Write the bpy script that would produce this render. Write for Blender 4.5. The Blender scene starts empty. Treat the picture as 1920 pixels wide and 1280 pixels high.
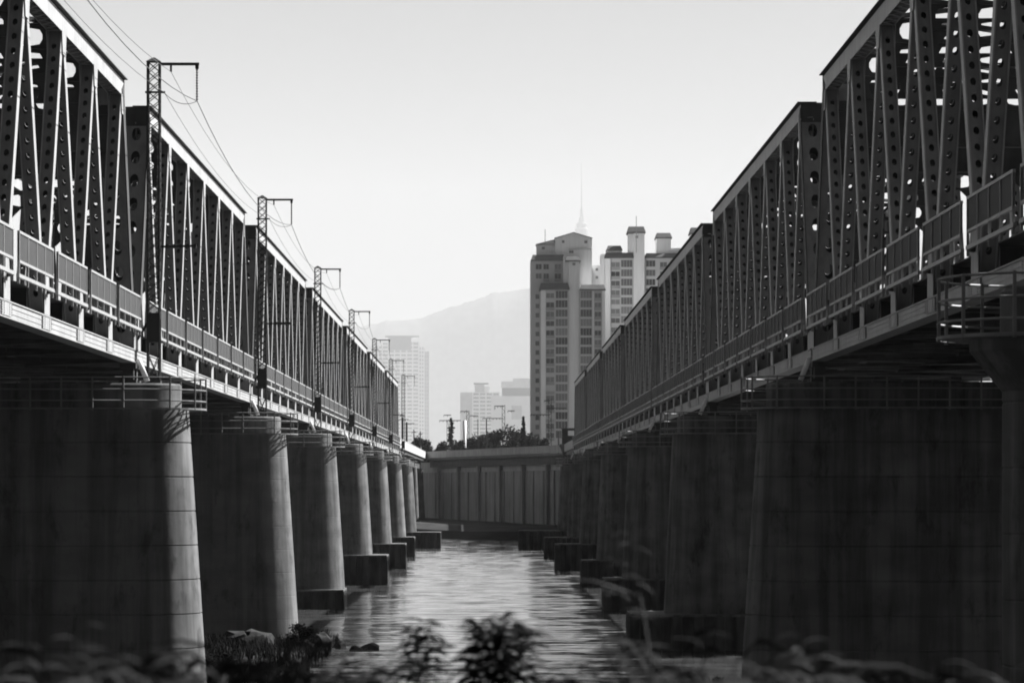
import bpy, math, random
from mathutils import Vector, Matrix, noise as mnoise

random.seed(11)
R = math.radians
scene = bpy.context.scene
COL = scene.collection

# ------------------------------------------------------------------ camera, world, sun, exposure
EYE = 9.9
SUN_AZ, SUN_EL = 58.0, 40.5
cam_data = bpy.data.cameras.new("camera")
cam = bpy.data.objects.new("camera", cam_data)
COL.objects.link(cam)
scene.camera = cam
cam.location = (0, 0, EYE)
cam.rotation_euler = (R(90), 0, 0)
cam_data.sensor_width = 36.0
cam_data.lens = 112.5
cam_data.shift_x = 0.0203
cam_data.shift_y = 0.1412
cam_data.clip_start = 0.5
cam_data.clip_end = 90000
cam_data.dof.use_dof = True
cam_data.dof.focus_distance = 145
cam_data.dof.aperture_fstop = 6.3

world = bpy.data.worlds.new("World")
scene.world = world
world.use_nodes = True
wn = world.node_tree.nodes
wl = world.node_tree.links
bg = wn["Background"]
sky = wn.new("ShaderNodeTexSky")
sky.sky_type = 'NISHITA'
sky.sun_disc = False
sky.sun_elevation = R(SUN_EL)
sky.sun_rotation = R(SUN_AZ)
sky.altitude = 0
sky.air_density = 0.05
sky.dust_density = 2.0
sky.ozone_density = 1.0
bw = wn.new("ShaderNodeRGBToBW")
wl.new(sky.outputs[0], bw.inputs[0])
wl.new(bw.outputs[0], bg.inputs[0])
bg.inputs[1].default_value = 0.05

sun_d = bpy.data.lights.new("sun", 'SUN')
sun_d.energy = 5.0
sun_d.angle = R(0.5)
sun = bpy.data.objects.new("sun", sun_d)
COL.objects.link(sun)
sdir = Vector((math.sin(R(SUN_AZ)) * math.cos(R(SUN_EL)), math.cos(R(SUN_AZ)) * math.cos(R(SUN_EL)), math.sin(R(SUN_EL))))
sun.rotation_euler = sdir.to_track_quat('Z', 'Y').to_euler()
sun.location = (60, 60, 90)

scene.view_settings.view_transform = 'Standard'
scene.view_settings.look = 'None'
scene.view_settings.exposure = 1.92
scene.view_settings.gamma = 1.0
scene.view_settings.use_curve_mapping = False
scene.render.engine = 'CYCLES'
scene.cycles.use_denoising = True
scene.cycles.max_bounces = 6
scene.cycles.diffuse_bounces = 3
scene.cycles.glossy_bounces = 3
scene.cycles.transmission_bounces = 2
scene.cycles.transparent_max_bounces = 8
scene.cycles.volume_bounces = 1
scene.cycles.filter_width = 1.9

HAZE_DENSITY = 3.4e-5
HAZE_ANISO = -0.25

# ------------------------------------------------------------------ materials (all greys: the photograph is black and white)
def new_mat(name):
    m = bpy.data.materials.new(name)
    m.use_nodes = True
    return m, m.node_tree.nodes, m.node_tree.links, m.node_tree.nodes["Principled BSDF"]

def mat_grey(name, base, var=0.25, scale=(1, 1, 1), rough=0.7, spec=0.3, detail=5, bump=0.0, bscale=6.0, streak=0.0, streak_scale=(1.3, 1.3, 0.1), blotch=0.0):
    m, n, l, p = new_mat(name)
    geo = n.new("ShaderNodeNewGeometry")
    mp = n.new("ShaderNodeMapping"); mp.inputs['Scale'].default_value = scale
    l.new(geo.outputs['Position'], mp.inputs[0])
    nz = n.new("ShaderNodeTexNoise"); nz.inputs['Scale'].default_value = 1.0; nz.inputs['Detail'].default_value = detail
    l.new(mp.outputs[0], nz.inputs['Vector'])
    mr = n.new("ShaderNodeMapRange")
    mr.inputs[1].default_value = 0.3; mr.inputs[2].default_value = 0.7
    mr.inputs[3].default_value = base * (1 - var); mr.inputs[4].default_value = base * (1 + var)
    l.new(nz.outputs[0], mr.inputs[0])
    out = mr.outputs[0]
    if streak > 0:
        mp2 = n.new("ShaderNodeMapping"); mp2.inputs['Scale'].default_value = streak_scale
        l.new(geo.outputs['Position'], mp2.inputs[0])
        n2 = n.new("ShaderNodeTexNoise"); n2.inputs['Scale'].default_value = 1.0; n2.inputs['Detail'].default_value = 6
        n2.inputs['Roughness'].default_value = 0.65
        l.new(mp2.outputs[0], n2.inputs['Vector'])
        r2 = n.new("ShaderNodeMapRange")
        r2.inputs[1].default_value = 0.42; r2.inputs[2].default_value = 0.62
        r2.inputs[3].default_value = 1.0; r2.inputs[4].default_value = 1.0 - streak
        l.new(n2.outputs[0], r2.inputs[0])
        mu = n.new("ShaderNodeMath"); mu.operation = 'MULTIPLY'
        l.new(out, mu.inputs[0]); l.new(r2.outputs[0], mu.inputs[1])
        out = mu.outputs[0]
    if blotch > 0:
        mp3 = n.new("ShaderNodeMapping"); mp3.inputs['Scale'].default_value = (1.1, 1.1, 0.45); mp3.inputs['Location'].default_value = (7, 3, 1)
        l.new(geo.outputs['Position'], mp3.inputs[0])
        n3 = n.new("ShaderNodeTexNoise"); n3.inputs['Scale'].default_value = 1.0; n3.inputs['Detail'].default_value = 8
        n3.inputs['Roughness'].default_value = 0.7; n3.inputs['Distortion'].default_value = 0.2
        l.new(mp3.outputs[0], n3.inputs['Vector'])
        r3 = n.new("ShaderNodeMapRange")
        r3.inputs[1].default_value = 0.55; r3.inputs[2].default_value = 0.66
        r3.inputs[3].default_value = 1.0; r3.inputs[4].default_value = 1.0 - blotch
        l.new(n3.outputs[0], r3.inputs[0])
        m3 = n.new("ShaderNodeMath"); m3.operation = 'MULTIPLY'
        l.new(out, m3.inputs[0]); l.new(r3.outputs[0], m3.inputs[1]); out = m3.outputs[0]
    l.new(out, p.inputs['Base Color'])
    p.inputs['Roughness'].default_value = rough
    p.inputs['Specular IOR Level'].default_value = spec
    if bump > 0:
        b = n.new("ShaderNodeBump"); b.inputs['Strength'].default_value = bump; b.inputs['Distance'].default_value = 0.05
        nb = n.new("ShaderNodeTexNoise"); nb.inputs['Scale'].default_value = bscale; nb.inputs['Detail'].default_value = 4
        l.new(geo.outputs['Position'], nb.inputs['Vector'])
        l.new(nb.outputs[0], b.inputs['Height']); l.new(b.outputs[0], p.inputs['Normal'])
    return m

M = {}
M['steel'] = mat_grey('painted_steel', 0.17, 0.14, (0.7, 0.7, 0.7), 0.6, 0.25, streak=0.22, streak_scale=(3, 3, 0.5))
M['steel_dark'] = mat_grey('dark_steel', 0.05, 0.3, (1, 1, 1), 0.7, 0.2, streak=0.3)  # general dark steel; on inner plate faces it stands in for shade
M['chord'] = mat_grey('chord_paint', 0.265, 0.10, (1.5, 0.6, 1.5), 0.55, 0.3, streak=0.18, streak_scale=(2, 2.4, 0.5))
M['rail'] = mat_grey('railing_paint', 0.24, 0.1, (2, 2, 2), 0.5, 0.3)
M['guard'] = mat_grey('guard_rail_paint', 0.15, 0.2, (2, 2, 2), 0.6, 0.2)
M['screen'] = mat_grey('mesh_screen', 0.03, 0.15, (2, 2, 2), 0.7, 0.2)
M['concrete'] = mat_grey('weathered_concrete', 0.12, 0.25, (0.5, 0.5, 0.9), 0.9, 0.1, bump=0.2, bscale=3.0, streak=0.5, streak_scale=(1.5, 1.5, 0.05), blotch=0.5)
M['wall_concrete'] = mat_grey('retaining_wall_concrete', 0.25, 0.12, (0.12, 0.12, 0.2), 0.9, 0.1, streak=0.3, streak_scale=(0.5, 0.5, 0.06))
M['concrete_pale'] = mat_grey('pale_concrete', 0.34, 0.12, (0.3, 0.3, 0.3), 0.9, 0.15, streak=0.2)
M['sheetpile'] = mat_grey('rusted_sheet_pile', 0.06, 0.5, (1.2, 1.2, 0.5), 0.8, 0.2, streak=0.4)
M['mast'] = mat_grey('mast_steel', 0.022, 0.2, (2, 2, 2), 0.7, 0.2)
M['wire'] = mat_grey('wire_metal', 0.08, 0.1, (1, 1, 1), 0.6, 0.3)
M['insulator'] = mat_grey('insulator_ceramic', 0.10, 0.2, (5, 5, 5), 0.4, 0.5)
M['plain_white'] = mat_grey('plain_white', 0.8, 0.05, (3, 3, 3), 0.5, 0.4)
M['soil'] = mat_grey('bank_soil', 0.018, 0.4, (0.6, 0.6, 0.6), 0.95, 0.1, bump=0.6, bscale=2.0)
M['rock'] = mat_grey('rock', 0.015, 0.4, (1.2, 1.2, 1.2), 0.9, 0.2, bump=0.6, bscale=4.0)
M['land'] = mat_grey('far_land', 0.09, 0.3, (0.02, 0.02, 0.02), 0.95, 0.1)
M['bank'] = mat_grey('bank_stone', 0.03, 0.4, (0.12, 0.12, 0.3), 0.95, 0.1, bump=0.5, bscale=0.6)
M['bark'] = mat_grey('bark', 0.06, 0.3, (4, 4, 1), 0.9, 0.1)
M['hill'] = mat_grey('hill_forest', 0.06, 0.5, (0.012, 0.012, 0.012), 1.0, 0.0)
M['wall_grey'] = mat_grey('painted_apartment_wall', 0.75, 0.06, (0.06, 0.06, 0.06), 0.9, 0.1, streak=0.08)
M['wall_mid'] = mat_grey('grey_apartment_wall', 0.5, 0.08, (0.06, 0.06, 0.06), 0.9, 0.1)
M['wall_pale'] = mat_grey('pale_tower_wall', 0.75, 0.05, (0.02, 0.02, 0.02), 0.9, 0.1)
M['roof_dark'] = mat_grey('dark_roof_tiles', 0.09, 0.15, (0.5, 0.5, 0.5), 0.9, 0.1)
M['frame'] = mat_grey('window_frame', 0.45, 0.1, (0.5, 0.5, 0.5), 0.6, 0.3)
M['balcony_rail'] = mat_grey('balcony_panel', 0.3, 0.2, (0.3, 0.3, 0.3), 0.8, 0.2)
M['tower_steel'] = mat_grey('tower_steel', 0.12, 0.1, (0.1, 0.1, 0.1), 0.8, 0.2)

def mat_glass():
    m, n, l, p = new_mat('window_glass')
    info = n.new("ShaderNodeObjectInfo")
    mr = n.new("ShaderNodeMapRange")
    mr.inputs[3].default_value = 0.02; mr.inputs[4].default_value = 0.22
    l.new(info.outputs['Random'], mr.inputs[0]); l.new(mr.outputs[0], p.inputs['Base Color'])
    p.inputs['Roughness'].default_value = 0.25
    return m
M['glass'] = mat_glass()

def mat_leaf(name, base, trans):
    m, n, l, p = new_mat(name)
    geo = n.new("ShaderNodeNewGeometry")
    nz = n.new("ShaderNodeTexNoise"); nz.inputs['Scale'].default_value = 1.7; nz.inputs['Detail'].default_value = 3
    l.new(geo.outputs['Position'], nz.inputs['Vector'])
    mr = n.new("ShaderNodeMapRange")
    mr.inputs[1].default_value = 0.3; mr.inputs[2].default_value = 0.7
    mr.inputs[3].default_value = base * 0.6; mr.inputs[4].default_value = base * 1.4
    l.new(nz.outputs[0], mr.inputs[0]); l.new(mr.outputs[0], p.inputs['Base Color'])
    p.inputs['Roughness'].default_value = 0.8
    p.inputs['Specular IOR Level'].default_value = 0.0
    tr = n.new("ShaderNodeBsdfTranslucent")
    l.new(mr.outputs[0], tr.inputs[0])
    mx = n.new("ShaderNodeMixShader"); mx.inputs[0].default_value = trans
    l.new(p.outputs[0], mx.inputs[1]); l.new(tr.outputs[0], mx.inputs[2])
    l.new(mx.outputs[0], n["Material Output"].inputs[0])
    return m
M['leaf'] = mat_leaf('leaf', 0.012, 0.05)
M['grass_dark'] = mat_leaf('grass_dark', 0.013, 0.05)
M['leaf_pale'] = mat_leaf('pale_leaf', 0.045, 0.35)
M['tree_leaf'] = mat_leaf('tree_leaf', 0.03, 0.1)

def mat_water(name, dist):
    m, n, l, p = new_mat(name)
    p.inputs['Base Color'].default_value = (0.05, 0.05, 0.05, 1)
    p.inputs['Roughness'].default_value = 0.07
    p.inputs['IOR'].default_value = 1.65
    geo = n.new("ShaderNodeNewGeometry")
    def layer(sc, detail, dist):
        mp = n.new("ShaderNodeMapping"); mp.inputs['Scale'].default_value = sc
        l.new(geo.outputs['Position'], mp.inputs[0])
        nz = n.new("ShaderNodeTexNoise"); nz.inputs['Scale'].default_value = 1.0; nz.inputs['Detail'].default_value = detail
        nz.inputs['Distortion'].default_value = dist
        l.new(mp.outputs[0], nz.inputs['Vector'])
        return nz.outputs[0]
    a = layer((0.10, 0.8, 1), 4, 0.3)
    b = layer((0.03, 0.12, 1), 3, 0.3)
    mu = n.new("ShaderNodeMath"); mu.operation = 'MULTIPLY'; mu.inputs[1].default_value = 3.0
    l.new(b, mu.inputs[0])
    ad = n.new("ShaderNodeMath"); ad.operation = 'ADD'
    l.new(a, ad.inputs[0]); l.new(mu.outputs[0], ad.inputs[1])
    bp = n.new("ShaderNodeBump"); bp.inputs['Strength'].default_value = 1.0; bp.inputs['Distance'].default_value = dist
    l.new(ad.outputs[0], bp.inputs['Height'])
    l.new(bp.outputs[0], p.inputs['Normal'])
    return m
M['water'] = mat_water('river_water', 0.006)
M['water_calm'] = mat_water('calm_water', 0.02)

# ------------------------------------------------------------------ mesh helpers
class MB:
    def __init__(s):
        s.v, s.f, s.mi, s.mats = [], [], [], []
        s.cur = 0
    def use(s, mname):
        if mname not in s.mats: s.mats.append(mname)
        s.cur = s.mats.index(mname); return s
    def face(s, idx):
        s.f.append(tuple(idx)); s.mi.append(s.cur)
    def quadbox(s, P):                                   # 8 corners: bottom 4 ccw, top 4 ccw
        b = len(s.v); s.v += [tuple(p) for p in P]
        for q in ((3, 2, 1, 0), (4, 5, 6, 7), (0, 1, 5, 4), (1, 2, 6, 5), (2, 3, 7, 6), (3, 0, 4, 7)):
            s.face([b + i for i in q])
    def box(s, x0, x1, y0, y1, z0, z1):
        s.quadbox([(x0, y0, z0), (x1, y0, z0), (x1, y1, z0), (x0, y1, z0), (x0, y0, z1), (x1, y0, z1), (x1, y1, z1), (x0, y1, z1)])
    def beam(s, p, q, w, h, up=(0, 0, 1)):               # rectangular bar from p to q
        p, q = Vector(p), Vector(q); d = (q - p).normalized()
        u = Vector(up)
        if abs(d.dot(u)) > 0.97: u = Vector((0, 1, 0))
        a = d.cross(u).normalized() * (w / 2); c = a.cross(d).normalized() * (h / 2)
        s.quadbox([p - a - c, p + a - c, q + a - c, q - a - c, p - a + c, p + a + c, q + a + c, q - a + c])
    def tube(s, pts, r, n=4, closed=False):
        pts = [Vector(p) for p in pts]; b = len(s.v); k = len(pts)
        for i, p in enumerate(pts):
            if closed: d = pts[(i + 1) % k] - pts[i - 1]
            else: d = pts[min(i + 1, k - 1)] - pts[max(i - 1, 0)]
            d = d.normalized(); u = Vector((0, 0, 1)) if abs(d.z) < 0.9 else Vector((0, 1, 0))
            a = d.cross(u).normalized(); c = a.cross(d)
            rr = r(i / max(1, k - 1)) if callable(r) else r
            for j in range(n):
                t = 2 * math.pi * (j + 0.5) / n
                s.v.append(tuple(p + (a * math.cos(t) + c * math.sin(t)) * rr))
        for i in range(k if closed else k - 1):
            for j in range(n):
                i2 = (i + 1) % k
                s.face((b + i * n + j, b + i * n + (j + 1) % n, b + i2 * n + (j + 1) % n, b + i2 * n + j))
        if not closed:
            s.face([b + j for j in range(n)][::-1]); s.face([b + (k - 1) * n + j for j in range(n)])
    def loft(s, rings, cap=True):                        # rings: lists of points, same count, ccw from above
        b = len(s.v); n = len(rings[0])
        for r in rings: s.v += [tuple(p) for p in r]
        for i in range(len(rings) - 1):
            for j in range(n):
                s.face((b + i * n + j, b + i * n + (j + 1) % n, b + (i + 1) * n + (j + 1) % n, b + (i + 1) * n + j))
        if cap:
            s.face([b + j for j in range(n)][::-1]); s.face([b + (len(rings) - 1) * n + j for j in range(n)])
    def plate(s, O, u, v, length, width, pitch, hl, hw, th, power=2.0, m0=0.0, m1=0.0, inner=None):
        """perforated plate: O is the middle of the start edge, u the length direction, v the width direction"""
        O, u, v = Vector(O), Vector(u).normalized(), Vector(v).normalized(); nrm = u.cross(v)
        n = max(1, int(round((length - m0 - m1) / pitch))); a = (length - m0 - m1) / n / 2; b = width / 2
        angs = [math.radians(x) for x in (15, 45, 75, 105, 135, 165, 195, 225, 255, 285, 315, 345)]
        rect = [(a, b / 3), (a, b), (a / 3, b), (-a / 3, b), (-a, b), (-a, b / 3), (-a, -b / 3), (-a, -b), (-a / 3, -b), (a / 3, -b), (a, -b), (a, -b / 3)]
        hole = []
        for t in angs:
            c, sn = math.cos(t), math.sin(t)
            k = (abs(c) ** power + abs(sn) ** power) ** (-1.0 / power)
            hole.append((c * k * hl / 2, sn * k * hw / 2))
        for i in range(n):
            c0 = O + u * (m0 + a * (2 * i + 1)); base = len(s.v)
            for off in (nrm * (th / 2), nrm * (-th / 2)):
                for (p, q) in rect: s.v.append(tuple(c0 + u * p + v * q + off))
                for (p, q) in hole: s.v.append(tuple(c0 + u * p + v * q + off))
            for j in range(12):
                k = (j + 1) % 12
                if inner == 1: s.use('steel_dark')  # inner side coloured darker so the holes look shaded
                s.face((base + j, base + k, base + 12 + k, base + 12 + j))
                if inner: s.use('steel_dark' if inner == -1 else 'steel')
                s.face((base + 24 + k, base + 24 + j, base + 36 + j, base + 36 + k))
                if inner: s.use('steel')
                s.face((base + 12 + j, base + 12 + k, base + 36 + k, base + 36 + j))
        if m0 > 0: s.beam(O, O + u * m0, th, width, up=v)
        if m1 > 0: s.beam(O + u * (length - m1), O + u * length, th, width, up=v)
    def mesh(s, name, mname=None, smooth=False):
        me = bpy.data.meshes.new(name)
        me.from_pydata(s.v, [], s.f); me.update()
        if s.mats:
            for k in s.mats: me.materials.append(M[k])
            me.polygons.foreach_set("material_index", s.mi)
        else:
            me.materials.append(M[mname])
        if smooth: me.polygons.foreach_set("use_smooth", [True] * len(me.polygons))
        return me

def ob(name, me, parent=None, loc=(0, 0, 0), rot=(0, 0, 0), scale=None):
    o = bpy.data.objects.new(name, me); COL.objects.link(o)
    if parent is not None: o.parent = parent
    o.location = loc; o.rotation_euler = rot
    if scale is not None: o.scale = scale if hasattr(scale, '__len__') else (scale,) * 3
    return o
def tag(o, label, cat, group=None):
    o['label'] = label; o['category'] = cat
    if group: o['group'] = group
    return o
def thing(name, label, cat, loc=(0, 0, 0), rz=0.0, group=None):
    return tag(ob(name, None, None, loc, (0, 0, rz)), label, cat, group)
def struct(name, me, kind='structure', loc=(0, 0, 0)):
    o = ob(name, me, None, loc); o['kind'] = kind; return o

def px(x, y, Y):                                          # photograph pixel at distance Y -> world point
    return Vector(((x - 921.0) * Y / 6000.0, Y, EYE + (911.0 - y) * Y / 6000.0))
def sstep(a, b, t):
    t = max(0.0, min(1.0, (t - a) / (b - a))); return t * t * (3 - 2 * t)

# ------------------------------------------------------------------ the setting: water, banks, land, hill
b = MB(); b.quadbox([(-2500, -120, -3), (2500, -120, -3), (2500, 640, -3), (-2500, 640, -3), (-2500, -120, 0), (2500, -120, 0), (2500, 640, 0), (-2500, 640, 0)])
struct('river_water', b.mesh('river_water', 'water_calm'))
b = MB(); WX = [-34 + 0.85 * i for i in range(81)]; WY = []
y = 92.0
while y < 612: WY.append(y); y += 0.22 + 0.0004 * (y - 92)
nzf = mnoise.noise
for y in WY:
    for x in WX:
        b.v.append((x, y, 0.18 + 0.07 * nzf((x * .12, y * .6, 0)) + 0.05 * nzf((x * .35, y * 1.45, 4)) + 0.05 * nzf((x * .05, y * .12, 9))))
n = len(WX)
for j in range(len(WY) - 1):
    for i in range(n - 1): b.f.append((j * n + i, j * n + i + 1, (j + 1) * n + i + 1, (j + 1) * n + i))
b.mats = []
struct('river_channel_water', b.mesh('river_channel_water', 'water', True))

def ground_h(x, y):
    h = 8.25 - 0.083 * max(0.0, y - 7)
    nz = mnoise.noise(Vector((x * 0.12, y * 0.12, 0.0))) * 0.5 + mnoise.noise(Vector((x * 0.4, y * 0.4, 3.0))) * 0.25
    hl = 0.5 * (1 - sstep(-10.5, -7.0, x)) * (1 - sstep(196, 206, y)) * (1 if y > 60 else 0) - 1.5 * sstep(-10.5, -7.0, x)
    hr = 1.0 * sstep(5.0, 10.0, x) * (1 - sstep(134, 158, y)) - 1.5 * (1 - sstep(5.0, 10.0, x))
    hb = hl if x < 0 else hr
    h = max(h, hb, -2.2)
    return h + nz * (0.25 if y < 30 else 0.5)
b = MB(); xs = [-260, -180, -120, -80, -60] + [-50 + 1.5 * i for i in range(67)] + [60, 80, 120, 180, 260]
ys = [-110, -60, -30, -10, 0, 4, 8, 12, 16, 20] + [25 + 5 * i for i in range(12)] + [84 + 2.0 * i for i in range(66)]
for y in ys:
    for x in xs: b.v.append((x, y, ground_h(x, y)))
nx = len(xs)
for j in range(len(ys) - 1):
    for i in range(nx - 1): b.face((j * nx + i, j * nx + i + 1, (j + 1) * nx + i + 1, (j + 1) * nx + i))
struct('near_bank_ground', b.mesh('near_bank_ground', 'soil', True))

VA, VB = Vector((-14.4, 705)), Vector((15.6, 575))        # line of the road viaduct on the far bank
def land_h(x, y):
    t = (x - VA.x) / (VB.x - VA.x)
    yl = VA.y + (VB.y - VA.y) * max(0, min(1, t))
    edge = 600 - max(0, min(1, t)) * 36
    if y <= edge: return -2.0
    if y <= edge + 4: return 2.6
    return 2.8 if y < yl + 8 else 12.0
b = MB(); xs = [-9500, -1500, -600, -250, -100, -50, -30, -14.4, -5, 5, 15.6, 30, 50, 100, 250, 600, 1500, 9500]
rows = []
for k in range(9):
    row = []
    for x in xs:
        t = max(0, min(1, (x - VA.x) / (VB.x - VA.x))); yl = VA.y + (VB.y - VA.y) * t; e = 602 - t * 34
        y, z = [(e, -2.5), (e + 3, 1.6), (e + 9, 2.6), (yl + 32, 2.9), (yl + 44, 12.0), (yl + 80, 12.4), (1000, 12.0), (4000, 10.0), (36000, 8.0)][k]
        row.append((x, y, z + (mnoise.noise(Vector((x * .1, k * 3.1, 0))) * 0.5 if k < 4 else 0)))
    rows.append(row)
for r in rows: b.v += r
for j in range(len(rows) - 1):
    for i in range(len(xs) - 1):
        n = len(xs); b.use('bank' if j < 4 else 'land').face((j * n + i, j * n + i + 1, (j + 1) * n + i + 1, (j + 1) * n + i))
struct('far_bank_ground', b.mesh('far_bank_ground'))

HD = 32000.0
prof = [(300, 640), (480, 618), (600, 612), (680, 612), (720, 602), (760, 600), (790, 596), (815, 586), (860, 571), (890, 563), (920, 550), (950, 547), (990, 540), (1020, 524), (1050, 512), (1075, 506), (1092, 503), (1115, 508), (1150, 522), (1200, 545), (1260, 570), (1340, 600), (1450, 640), (1600, 690)]
def ridge(x):
    for (x0, y0), (x1, y1) in zip(prof, prof[1:]):
        if x0 <= x <= x1: return y0 + (y1 - y0) * (x - x0) / (x1 - x0)
    return 700
b = MB(); HX = [300 + 4 * i for i in range(325)]; HR = [(-1400, 0.0), (-1000, 0.28), (-650, 0.55), (-300, 0.82), (0, 1.0), (500, 0.75), (1500, 0.0)]
for dy, fr in HR:
    for x in HX:
        top = px(x, ridge(x), HD)
        z = (top.z - 8) * fr + 8 + (mnoise.noise(Vector((x * .06, dy * .01, 0))) * 14 + mnoise.noise(Vector((x * .23, dy * .03, 5))) * 12) * (1 if fr > 0.1 else 0)
        b.v.append((top.x, HD + dy, z))
n = len(HX)
for j in range(len(HR) - 1):
    for i in range(n - 1): b.face((j * n + i, j * n + i + 1, (j + 1) * n + i + 1, (j + 1) * n + i))
struct('wooded_hill', b.mesh('wooded_hill', 'hill', True))

# haze: one closed box round everything
b = MB(); b.box(-10500, 10500, -200, 36500, -4.0, 3400.0)
me = b.mesh('haze', 'steel'); hm, hn, hl_, hp = new_mat('haze_air')
hn.remove(hp)
vol = hn.new("ShaderNodeVolumePrincipled")
vol.inputs['Color'].default_value = (0.85, 0.85, 0.85, 1)
vol.inputs['Density'].default_value = HAZE_DENSITY
vol.inputs['Anisotropy'].default_value = HAZE_ANISO
hl_.new(vol.outputs[0], hn["Material Output"].inputs['Volume'])
me.materials.clear(); me.materials.append(hm)
struct('haze', me, 'stuff')

# ------------------------------------------------------------------ truss spans
H = 11.05; NP = 7; PL = 8.686; SPANLEN = NP * PL; HALF = 5.0
ZB, ZT = 0.26, 10.70
NODE_B = [k * PL for k in range(NP + 1)]
NODE_T = [(k + .5) * PL for k in range(NP)]
Z0 = 14.95

def diag_mesh(w, t, pitch, hl, hw, name):
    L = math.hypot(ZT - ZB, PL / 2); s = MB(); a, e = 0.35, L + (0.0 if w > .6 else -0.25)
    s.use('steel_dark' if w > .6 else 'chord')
    for sx in (-1, 1):
        s.box(sx * (w / 2) - 0.02, sx * (w / 2) + 0.02, -t / 2, t / 2, a, e)
    s.use('steel')
    for sy in (-1, 1):
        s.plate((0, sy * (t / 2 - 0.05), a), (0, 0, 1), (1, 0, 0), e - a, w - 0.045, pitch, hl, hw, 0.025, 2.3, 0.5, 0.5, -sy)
        for sx in (-1, 1):
            s.box(sx * (w / 2 - 0.06) - 0.035, sx * (w / 2 - 0.06) + 0.035, sy * (t / 2 - 0.0325) - 0.004, sy * (t / 2 - 0.0325) + 0.008, a + .6, e - .6)
    return s.mesh(name)
ME = {}
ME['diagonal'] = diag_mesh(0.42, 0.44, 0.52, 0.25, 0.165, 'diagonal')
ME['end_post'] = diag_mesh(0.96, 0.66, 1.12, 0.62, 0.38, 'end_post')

s = MB(); s.box(-.25, .25, -.35, SPANLEN + .35, .03, .49); s.box(-.29, .29, -.35, SPANLEN + .35, .49, .53); s.box(-.29, .29, -.35, SPANLEN + .35, -.01, .03)
for z in (.17, .34):
    for sx in (-1, 1): s.box(sx * .258 - .008, sx * .258 + .008, -.3, SPANLEN + .3, z - .012, z + .012)
ME['bottom_chord'] = s.mesh('bottom_chord', 'chord')
s = MB()
for sx in (-1, 1):
    s.box(sx * .28 - .012, sx * .28 + .012, -1.0, 1.0, .06, .46)
    for i in range(5):
        for yy in (-.95, -.55, .55, .95): s.box(sx * .30 - .012, sx * .30 + .012, yy - .025, yy + .025, .1 + i * .075, .14 + i * .075)
ME['splice_plate'] = s.mesh('splice_plate', 'chord')
y0, y1 = NODE_T[0] - .5, NODE_T[-1] + .5
s = MB(); s.use('chord')
for sx in (-1, 1): s.box(sx * .235 - .015, sx * .235 + .015, y0, y1, 10.36, 10.98)
s.box(-.22, .22, y0, y1, 10.94, 10.97)
yy = y0 + .2
while yy < y1 - .7:                                       # lacing on the open underside
    s.beam((-.2, yy, 10.40), (.2, yy + .45, 10.40), .09, .02); s.beam((.2, yy + .45, 10.40), (-.2, yy + .9, 10.40), .09, .02); yy += .9
for yq in NODE_T: s.box(-.22, .22, yq - .5, yq + .5, 10.37, 10.39)
s.use('steel_dark'); s.box(-.7, .27, y0 - .03, y0, 10.2, 11.02); s.box(-.7, .27, y1, y1 + .03, 10.2, 11.02)
ME['top_chord'] = s.mesh('top_chord', 'chord')
s = MB(); s.box(-.40, .40, y0 - .06, y1 + .06, 11.025, 11.06)
ME['cover_plate'] = s.mesh('cover_plate', 'steel_dark')
s = MB()
for sx in (-1, 1):
    x0, x1 = sx * .285 - .012, sx * .285 + .012
    for (ya, yb, za, zb) in ((.62, .60, .535, 1.25), (.60, .34, 1.25, 1.9)):
        s.quadbox([(x0, -ya, za), (x1, -ya, za), (x1, ya, za), (x0, ya, za), (x0, -yb, zb), (x1, -yb, zb), (x1, yb, zb), (x0, yb, zb)])
ME['bottom_gusset'] = s.mesh('bottom_gusset', 'chord')
s = MB()
for sx in (-1, 1):
    x0, x1 = sx * .265 - .012, sx * .265 + .012
    s.quadbox([(x0, -.36, 9.6), (x1, -.36, 9.6), (x1, .36, 9.6), (x0, .36, 9.6), (x0, -.55, 10.36), (x1, -.55, 10.36), (x1, .55, 10.36), (x0, .55, 10.36)])
ME['top_gusset'] = s.mesh('top_gusset', 'chord')
# sway frame across the top: two rows of rounded openings
s = MB(); W2 = HALF - .27
for zc in (10.22, 9.42): s.plate((-W2, 0, zc), (1, 0, 0), (0, 0, 1), 2 * W2, .74, 1.28, 1.12, .6, .03, 3.6, .1, .1)
for z in (10.61, 9.82, 9.03): s.box(-W2, W2, -.14, .14, z - .025, z + .025)
for sx in (-1, 1):                                        # knee brackets
    s.quadbox([(sx * W2, -.015, 8.4), (sx * W2, .015, 8.4), (sx * (W2 - .1), .015, 8.4), (sx * (W2 - .1), -.015, 8.4), (sx * W2, -.015, 9.0), (sx * W2, .015, 9.0), (sx * (W2 - .7), .015, 9.0), (sx * (W2 - .7), -.015, 9.0)])
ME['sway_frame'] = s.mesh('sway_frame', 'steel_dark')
s = MB()
s.plate((-W2, 0, 10.1), (1, 0, 0), (0, 0, 1), 2 * W2, 1.0, 1.6, .9, .6, .03, 3.0, .15, .15)
s.box(-W2, W2, -.015, .015, 8.2, 9.58); s.box(-W2, W2, -.2, .2, 9.58, 9.62); s.box(-W2, W2, -.2, .2, 8.15, 8.2); s.box(-W2, W2, -.2, .2, 10.61, 10.66)
for i in range(7): s.box(-4.2 + i * 1.4 - .01, -4.2 + i * 1.4 + .01, -.12, .12, 8.2, 9.58)
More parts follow.
